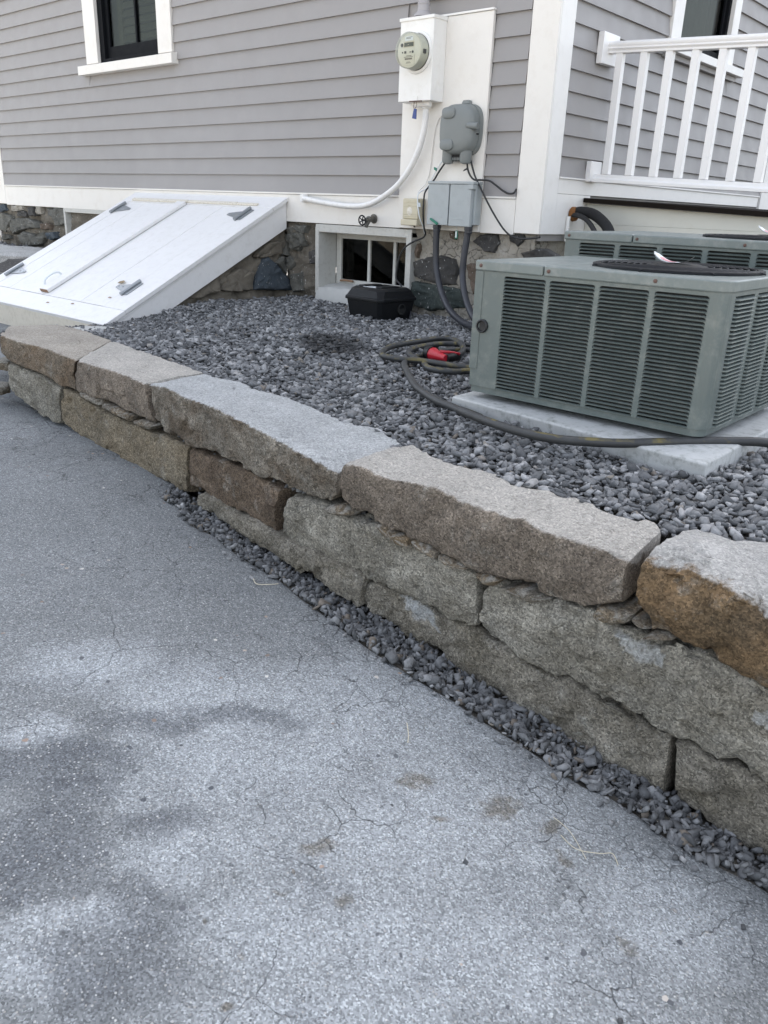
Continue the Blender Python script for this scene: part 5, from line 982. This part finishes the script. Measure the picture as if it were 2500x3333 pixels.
MB().box(-1.958, -1.918, -.05, .0, .662, .716).build('end_cap', M['pipewhite'], wc, bevel=.008, segs=3)

# ------------------------------------------------------------------ utility boxes, tags and cables
nid = thing('network_enclosure', 'rounded grey plastic utility enclosure below the meter', 'utility box', (-.565, -.014, 1.08))
def sup(cx, cz, a, b, p, n=44):
    out = []
    for k in range(n):
        t = 2*math.pi*k/n; c, s = math.cos(t), math.sin(t); out.append((cx + a*math.copysign(abs(c)**(2/p), c), cz + b*math.copysign(abs(s)**(2/p), s)))
    return out
def dome(name, layers, m, parent, smooth='auto'):
    v = []; f = []; n = len(layers[0][0])
    for poly, y in layers: v += [(x, y, z) for x, z in poly]
    for i in range(len(layers)-1):
        for k in range(n): f.append((i*n+k, i*n+(k+1) % n, (i+1)*n+(k+1) % n, (i+1)*n+k))
    f.append(tuple(range(n))[::-1]); f.append(tuple(range((len(layers)-1)*n, len(layers)*n))); return MB().add(v, f).build(name, m, parent, smooth=smooth)
cx, cz = -.562, 1.092; gp = M['greyplastic']
dome('back_shell', [(sup(cx+.004, cz, .128, .140, 3.2), -.0145), (sup(cx+.004, cz, .126, .139, 3.2), -.045)], gp, nid)
dome('cover', [(sup(cx, cz, .124, .136, 3.2), -.0455), (sup(cx-.001, cz, .122, .134, 3.1), -.085), (sup(cx-.002, cz, .116, .127, 3.0), -.102), (sup(cx-.003, cz, .10, .112, 2.8), -.112), (sup(cx-.004, cz, .06, .07, 2.5), -.1165)], gp, nid)
for a, b in ((cx-.048, cz+.086), (cx-.052, cz-.083)): dome('cover_boss', [(sup(a, b, .050, .034, 3), -.100), (sup(a, b, .046, .030, 3), -.122), (sup(a, b, .040, .025, 3), -.126)], gp, nid)
for sx in (-.072, .058): MB().lathe([(.036, 0), (.036, .085), (.030, .100), (.01, .106)], (cx+sx, -.066, cz-.080), (0,0,-1), 20).build('cable_boot', gp, nid, smooth='auto')
MB().box(cx-.035, cx+.025, -.075, -.04, cz-.168, cz-.130).build('port_strip', M['dark'], nid); 
for k in range(5): MB().box(cx-.030+.011*k, cx-.024+.011*k, -.078, -.0755, cz-.165, cz-.150).build('port_rib', gp, nid)
MB().tube([(cx+.082,-.100,cz+.016), (cx+.150,-.092,cz+.012)], .020, 14).build('side_lug', gp, nid, smooth='auto'); MB().tube([(cx+.0815,-.1003,cz+.016), (cx+.078,-.101,cz+.016)], .0165, 14).build('lug_hole', M['dark'], nid); MB().tube([(cx+.110,-.06,cz-.024), (cx+.136,-.062,cz-.026)], .0045, 8).build('lock_pin', M['rubber'], nid)
MB().hexa([(cx-.012,-.05,cz+.1365),(cx+.045,-.05,cz+.1365),(cx+.045,-.0145,cz+.1365),(cx-.012,-.0145,cz+.1365)], [(cx-.004,-.045,cz+.158),(cx+.037,-.045,cz+.158),(cx+.037,-.0145,cz+.158),(cx-.004,-.0145,cz+.158)]).build('hanger_tab', gp, nid, bevel=.004)
disc = thing('disconnect_box', 'pair of grey electrical disconnect boxes side by side, mounted low on the board', 'electrical box', (-.575, -.014, .56))
MB().box(-.738, -.408, -.075, -.0145, .570, .801).build('back_box', M['greybox'], disc, bevel=.003)
MB().box(-.742, -.5825, -.106, -.020, .562, .795).build('cover', M['greybox'], disc, bevel=.004); MB().box(-.5745, -.418, -.106, -.0755, .560, .795).build('cover', M['greybox'], disc, bevel=.004)
MB().box(-.745, -.402, -.110, -.0145, .7955, .810).build('rain_hood', M['greybox'], disc, bevel=.003); MB().box(-.441, -.404, -.111, -.0755, .768, .795).build('hood_corner', M['greybox'], disc, bevel=.003)
MB().box(-.4175, -.404, -.0745, -.015, .572, .790).build('side_panel', M['greybox'], disc, bevel=.002); MB().torus((-.4038, -.045, .615), (1,0,0), .013, .0012, 24, 5).build('knockout', M['greybox'], disc)
for x0, x1, z_ in ((-.700,-.625,.607), (-.548,-.468,.597)): MB().box(x0, x1, -.1072, -.1055, z_, z_+.010).build('embossed_plate', M['greybox'], disc, bevel=.0005)
for k in range(3): MB().box(-.512+.017*k, -.506+.017*k, -.1072, -.1055, .680, .706).build('embossed_mark', M['greybox'], disc, bevel=.0005)
ph = thing('phone_box', 'beige plastic phone junction box left of the grey disconnect boxes', 'utility box', (-.9, -.014, .55))
MB().box(-.962, -.830, -.070, -.0145, .552, .710).build('body', M['beige'], ph, bevel=.006, segs=3); MB().box(-.960, -.834, -.084, -.0705, .588, .709).build('cover', M['beige'], ph, bevel=.006, segs=3); MB().box(-.966, -.832, -.094, -.0705, .549, .586).build('lower_step', M['beige'], ph, bevel=.006, segs=3)
dome('round_recess', [(sup(-.902, .634, .021, .025, 2.2, 28), -.0842), (sup(-.902, .634, .019, .023, 2.2, 28), -.0855)], M['cream'], ph)
for z_ in (.688, .668, .618, .604): MB().tube(smooth_path([(-.956,-.0845,z_), (-.93,-.0845,z_-.004), (-.90,-.0845,z_+.003), (-.87,-.0845,z_-.003), (-.842,-.0845,z_)], 5), .0018, 6).build('wave_ridge', M['beige'], ph)
MB().lathe([(.006, 0), (.006, .014)], (-.892, -.04, .552), (0,0,-1), 10).build('bottom_screw', M['brass'], ph); MB().hexa([(-.842,-.0865,.668), (-.815,-.0865,.660), (-.815,-.080,.660), (-.842,-.080,.668)], [(-.838,-.0865,.688), (-.818,-.0865,.684), (-.818,-.080,.684), (-.838,-.080,.688)]).build('cable_tie', M['label'], ph)
def cable(name, pts, r, m, label, cat='cable', seg=10, n=8):
    o = MB().tube(smooth_path(pts, n), r, seg).build(name, m, None, smooth=True, base=Vector(pts[0])); return tag(o, label, cat)
W = D['W']
cable('black_cable', [(-.655,-.05,.935), (-.672,-.05,.91), (-.71,-.05,.866), (-.742,-.05,.823), (-.758,-.075,.786), (-.763,-.112,.74), (-.768,-.112,.67), (-.776,-.10,.61), (-.784,-.075,.54), (-.796,-.045,.505), (-.83,-.028,.478), (-.90,-.03,.452), (-.97,-.035,.41), (-1.015,-.035,.345), (-1.02,-.05,.27), (-.985,-.09,.215), (-.93,-.115,.19)], .0055, M['rubber'], 'black cable hanging from the enclosure past the beige box to the bait box')
cable('thin_cable', [(-.93,-.115,.19), (-.885,-.115,.14), (-.82,-.13,.085), (-.775,-.18,.03), (-.765,-.20,-.01)], .005, M['conduit'], 'dark lower cable end dropping behind the bait box into gravel')
cable('black_cable', [(-.483,-.05,.945), (-.468,-.05,.905), (-.44,-.055,.85), (-.408,-.06,.808), (-.335,-.05,.70), (-.272,-.045,.62), (-.215,-.04,.558), (-.165,-.03,.522), (-.10,-.025,.510), (-.03,-.02,.515), (.03,-.03,.525)], .0055, M['rubber'], 'black cable running diagonally from the enclosure down to the corner')
cable('black_cable', [(-.502,-.05,.92), (-.497,-.05,.885), (-.474,-.05,.845), (-.44,-.05,.822), (-.40,-.045,.822), (-.345,-.035,.818), (-.30,-.03,.795), (-.255,-.025,.768), (-.215,-.022,.752), (-.18,-.02,.755), (-.168,-.012,.778)], .0055, M['rubber'], 'black cable looping right to the clapboards beside the corner board')
cable('white_cable', [(-.69,-.045,.93), (-.72,-.035,.905), (-.748,-.035,.868), (-.765,-.04,.835), (-.80,-.045,.775), (-.828,-.088,.742), (-.832,-.094,.70), (-.825,-.094,.655), (-.812,-.09,.60), (-.805,-.06,.545), (-.812,-.03,.502)], .0035, M['label'], 'white cable dropping from the enclosure past the beige box corner')
cable('white_cable', [(-.69,-.03,1.20), (-.745,-.022,1.17), (-.775,-.022,1.12), (-.787,-.022,1.05), (-.797,-.022,.95), (-.805,-.022,.87), (-.825,-.03,.80), (-.842,-.075,.752), (-.838,-.092,.722)], .003, M['trim'], 'thin white painted cable down the board from meter to beige box')
for k, (p, q) in enumerate([('con1', 'left of two dark flexible conduits curving from the grey boxes to gravel'), ('con2', 'right flexible conduit curving behind the front air conditioner')]):
    pts = [tuple(x) for x in W[p]]; pts = [(pts[0][0], -.06, .575)] + pts[0:]
    t = thing('flexible_conduit', q, 'conduit', pts[0], 'flexible conduits'); tail = [(.25,-.75,.06), (.5,-1.0,.1)] if p == 'con1' else [(-.02,-.42,.035), (.25,-.62,.06), (.6,-.8,.1)]
    c = MB().tube(smooth_path(pts[:(-1 if p == 'con1' else None)] + ([(-.08,-.45,.04)] if p == 'con1' else []) + tail, 10), .0195, 16).build('conduit', M['conduit'], t, smooth=True)
    MB().lathe([(.026, 0), (.026, .018), (.0235, .02), (.0235, .036), (.021, .04)], (pts[1][0], -.079, .5605), (0,0,-1), 8).build('connector', M['conduit'], t)
tag(MB().hexa([(-.712,-.118,.592), (-.657,-.118,.562), (-.650,-.112,.562), (-.705,-.112,.592)], [(-.708,-.118,.602), (-.650,-.118,.574), (-.644,-.112,.574), (-.702,-.112,.602)]).build('green_tag', M['green'], None, bevel=.002, base=Vector((-.68,-.115,.58))), 'green plastic tag sticking out at the left conduit connector', 'tag')
gt = thing('green_tag', 'green and white tag hanging below the right disconnect box', 'tag', (-.546, -.05, .51)); MB().box(-.557, -.536, -.054, -.049, .487, .535).build('holder', M['green'], gt, bevel=.002); MB().box(-.552, -.542, -.0552, -.0542, .494, .530).build('paper', M['label'], gt)
MB().tube([(-.546,-.052,.535), (-.546,-.056,.562)], .0012, 6).build('string', M['label'], gt)
tag(MB().hexa([(-.742,-.062,.878), (-.722,-.062,.868), (-.722,-.056,.868), (-.742,-.056,.878)], [(-.742,-.062,.892), (-.722,-.062,.886), (-.722,-.056,.886), (-.742,-.056,.892)]).build('cable_tag', M['green'], None, bevel=.001, base=Vector((-.73,-.06,.88))), 'small green flag clipped on the cable under the enclosure', 'tag')
tag(MB().hexa([(-.522,-.062,.868), (-.496,-.062,.876), (-.496,-.056,.876), (-.522,-.056,.868)], [(-.512,-.062,.880), (-.494,-.062,.886), (-.494,-.056,.886), (-.512,-.056,.880)]).build('cable_clip', M['rubber'], None, bevel=.001, base=Vector((-.51,-.06,.875))), 'black clip on the right cable below the enclosure', 'clip')
sp = thing('hose_spigot', 'weathered brass hose spigot with round handwheel on the white trim', 'spigot', (-1.277, 0, .577))
MB().lathe([(.030, .0015), (.030, .008), (.017, .010), (.015, .045), (.021, .05), (.021, .062), (.014, .066), (.013, .085), (.009, .088), (.005, .12)], (-1.277, 0, .577), (0,-1,-.10), 18).build('body', M['brass'], sp, smooth='auto')
MB().tube(smooth_path([(-1.277,-.052,.572), (-1.277,-.062,.553), (-1.277,-.075,.536), (-1.277,-.08,.524)], 4), .0135, 12).build('spout', M['brass'], sp, smooth='auto')
hw = MB().torus((-1.277,-.118,.566), (0,-1,-.10), .030, .0045, 28, 8)
for k in range(5): a = k*2*math.pi/5; hw.tube([(-1.277,-.118,.566), (-1.277+.030*math.cos(a), -.118, .566+.030*math.sin(a))], .0035, 6)
hw.build('handwheel', M['blackmetal'], sp, smooth=True)

# ------------------------------------------------------------------ porch and railing
SL = -.042
porch = thing('porch', 'raised porch with dark deck edge and cream skirt beside the house', 'porch', (1.4, .5, 0))
def pz(x): return SL*x
m = MB(); m.hexa([(.003,.47,.722), (2.9,.47,.722+SL*2.9), (2.9,5.5,.722+SL*2.9), (.003,5.5,.722)], [(.003,.47,.748), (2.9,.47,.748+SL*2.9), (2.9,5.5,.748+SL*2.9), (.003,5.5,.748)]); m.build('deck', M['deckedge'], porch, bevel=.003)
MB().box(.003, 2.86, .525, .545, -.3, .60).build('skirt_panel', M['skirt'], porch); MB().hexa([(.003,.523,.601),(2.86,.523,.601),(2.86,.545,.601),(.003,.545,.601)], [(.003,.523,.719),(2.86,.523,.719+SL*2.86),(2.86,.545,.719+SL*2.86),(.003,.545,.719)]).build('skirt_panel', M['skirt'], porch)
rl = thing('porch_railing', 'white porch railing with square balusters fixed to the end wall', 'railing', (1.3, .53, .75))
def railbar(name, z, w, h, prof):
    v = []; f = []; n = len(prof)
    for x in (.012, 2.8): v += [(x, .535+a*w, z+b*h+pz(x)) for a, b in prof]
    for k in range(n): f.append((k, (k+1) % n, n+(k+1) % n, n+k))
    f += [tuple(range(n))[::-1], tuple(range(n, 2*n))]; return MB().add(v, f).build(name, M['rail'], rl, bevel=.003, segs=2)
top_prof = [(-.36,-.5),(.36,-.5),(.36,-.30),(.5,-.12),(.42,-.02),(.5,.12),(.5,.30),(.38,.46),(.15,.5),(-.15,.5),(-.38,.46),(-.5,.30),(-.5,.12),(-.42,-.02),(-.5,-.12),(-.36,-.30)]
railbar('top_rail', 1.552, .072, .062, top_prof); railbar('bottom_rail', .862, .062, .046, [(-.5,-.5),(.5,-.5),(.5,-.1),(.34,.1),(.30,.5),(-.30,.5),(-.34,.1),(-.5,-.1)])
bx = [.100 + .1475*k for k in range(18)]; bal = None
for x in bx:
    if bal is None:
        bal = MB().box(-.0205, .0205, -.0205, .0205, 0, .639).build('baluster', M['rail'], rl, bevel=.003, base=Vector((0,0,0))); bal.location = Vector((x, .535, .8855+pz(x))) - rl.location
    else: cp(bal, rl, Vector((x, .535, .8855+pz(x))) - rl.location)
MB().box(-.004, .034, .440, .632, 1.462, 1.622).build('mounting_block', M['rail'], rl, bevel=.004); MB().box(-.004, .030, .470, .60, .838, .952).build('mounting_block', M['rail'], rl, bevel=.004)
MB().box(2.805, 2.90, .49, .585, .64, 1.60).build('post', M['rail'], rl, bevel=.005)
ref = thing('refrigerant_lines', 'black insulated refrigerant lines with orange foam leaving the skirt board', 'pipe', (.0, .35, .65))
MB().tube(smooth_path([(.0,.36,.652), (.06,.355,.668), (.16,.33,.655), (.27,.28,.60), (.34,.23,.53), (.42,.15,.45)], 8), .030, 14).build('insulated_pipe', M['sleeve'], ref, smooth=True)
MB().tube(smooth_path([(.0,.33,.642), (.06,.315,.648), (.14,.285,.625), (.22,.24,.57), (.30,.18,.49)], 8), .014, 12).build('thin_pipe', M['rubber'], ref, smooth=True)
MB().lathe([(.034, .0), (.042, .008), (.040, .028), (.030, .036)], (.0005, .35, .652), (1,0,.1), 16).build('foam_plug', M['foam'], ref, smooth='auto'); MB().tube([(.012,.30,.64), (.012,.30,.50)], .012, 10).build('drain_pipe', M['boxwhite'], ref)

# ------------------------------------------------------------------ small litter
def litter(name, P, F_, m, label, cat): o = MB().add(P, F_).build(name, m, None, base=Vector(P[0])); return tag(o, label, cat)
c = Vector(S(-2.535, 1.165/ct, .004)); litter('dry_leaf', [c+Vector((-.02,-.02,.0)), c+Vector((.025,-.012,.004)), c+Vector((.032,.012,.014)), c+Vector((-.004,.022,.018)), c+Vector((-.028,.004,.010)), c+Vector((.004,.0,-.002))], [(0,1,5), (1,2,5), (2,3,5), (3,4,5), (4,0,5)], M['leaf'], 'small dry brown leaf lying by the lower right hinge of the cellar doors', 'leaf')
for k, (x, t) in enumerate([(-3.00, 1.475), (-2.72, 1.44), (-2.44, 1.32)]):
    c = Vector(S(x, t/ct, .002)); litter('wood_chip', [c+Vector((-.014,-.006,0)), c+Vector((.016,.002,.003)), c+Vector((.014,.008,.008)), c+Vector((-.012,.004,.007))], [(0,1,2,3)], M['wood'], ['left wood chip on the bottom board of the cellar doors', 'middle wood chip near the bottom edge of the cellar doors', 'right wood chip below the lower right hinge'][k], 'wood chip')
def straw(pts, r, label): P = [(x, y, float(drive_z(x)) + z) for x, y, z in pts]; cable('dry_straw', P, r, M['straw'], label, 'straw', 6, 5)
straw([(2.02,-3.02,.003), (2.06,-3.03,.006), (2.10,-3.01,.012), (2.115,-2.985,.006), (2.135,-3.00,.004)], .0008, 'bent pale straw on asphalt near the wall at right')
straw([(1.985,-2.99,.003), (2.03,-3.0,.005), (2.085,-3.035,.004)], .0006, 'thin long straw beside the bent one on asphalt')
straw([(1.60,-3.00,.003), (1.63,-3.03,.005), (1.645,-3.05,.003)], .0011, 'short straw near the asphalt crack in the middle')
straw([(.86,-2.84,.003), (.90,-2.86,.006), (.935,-2.84,.012), (.945,-2.815,.010)], .0012, 'pale straw curled at the gravel strip')
for k, (x, y, s_, c_, l) in enumerate([(2.28,-3.28,.006,.05,'dark pebble on asphalt near lower right'), (1.93,-3.22,.007,.1,'dark triangular pebble on asphalt at lower centre'), (2.12,-2.99,.0055,.95,'white pebble on asphalt right of the straw'), (1.73,-3.47,.006,.98,'brown pebble on asphalt at bottom centre'), (2.36,-2.95,.006,.0,'black pebble on asphalt by the right edge')]):
    o = pebbles('pebble', np.array([[0.,0.,0.]]), np.array([s_]), M['gravel'], np.array([c_])); o.location = (x, y, float(drive_z(x)) + .004); tag(o, l, 'pebble')
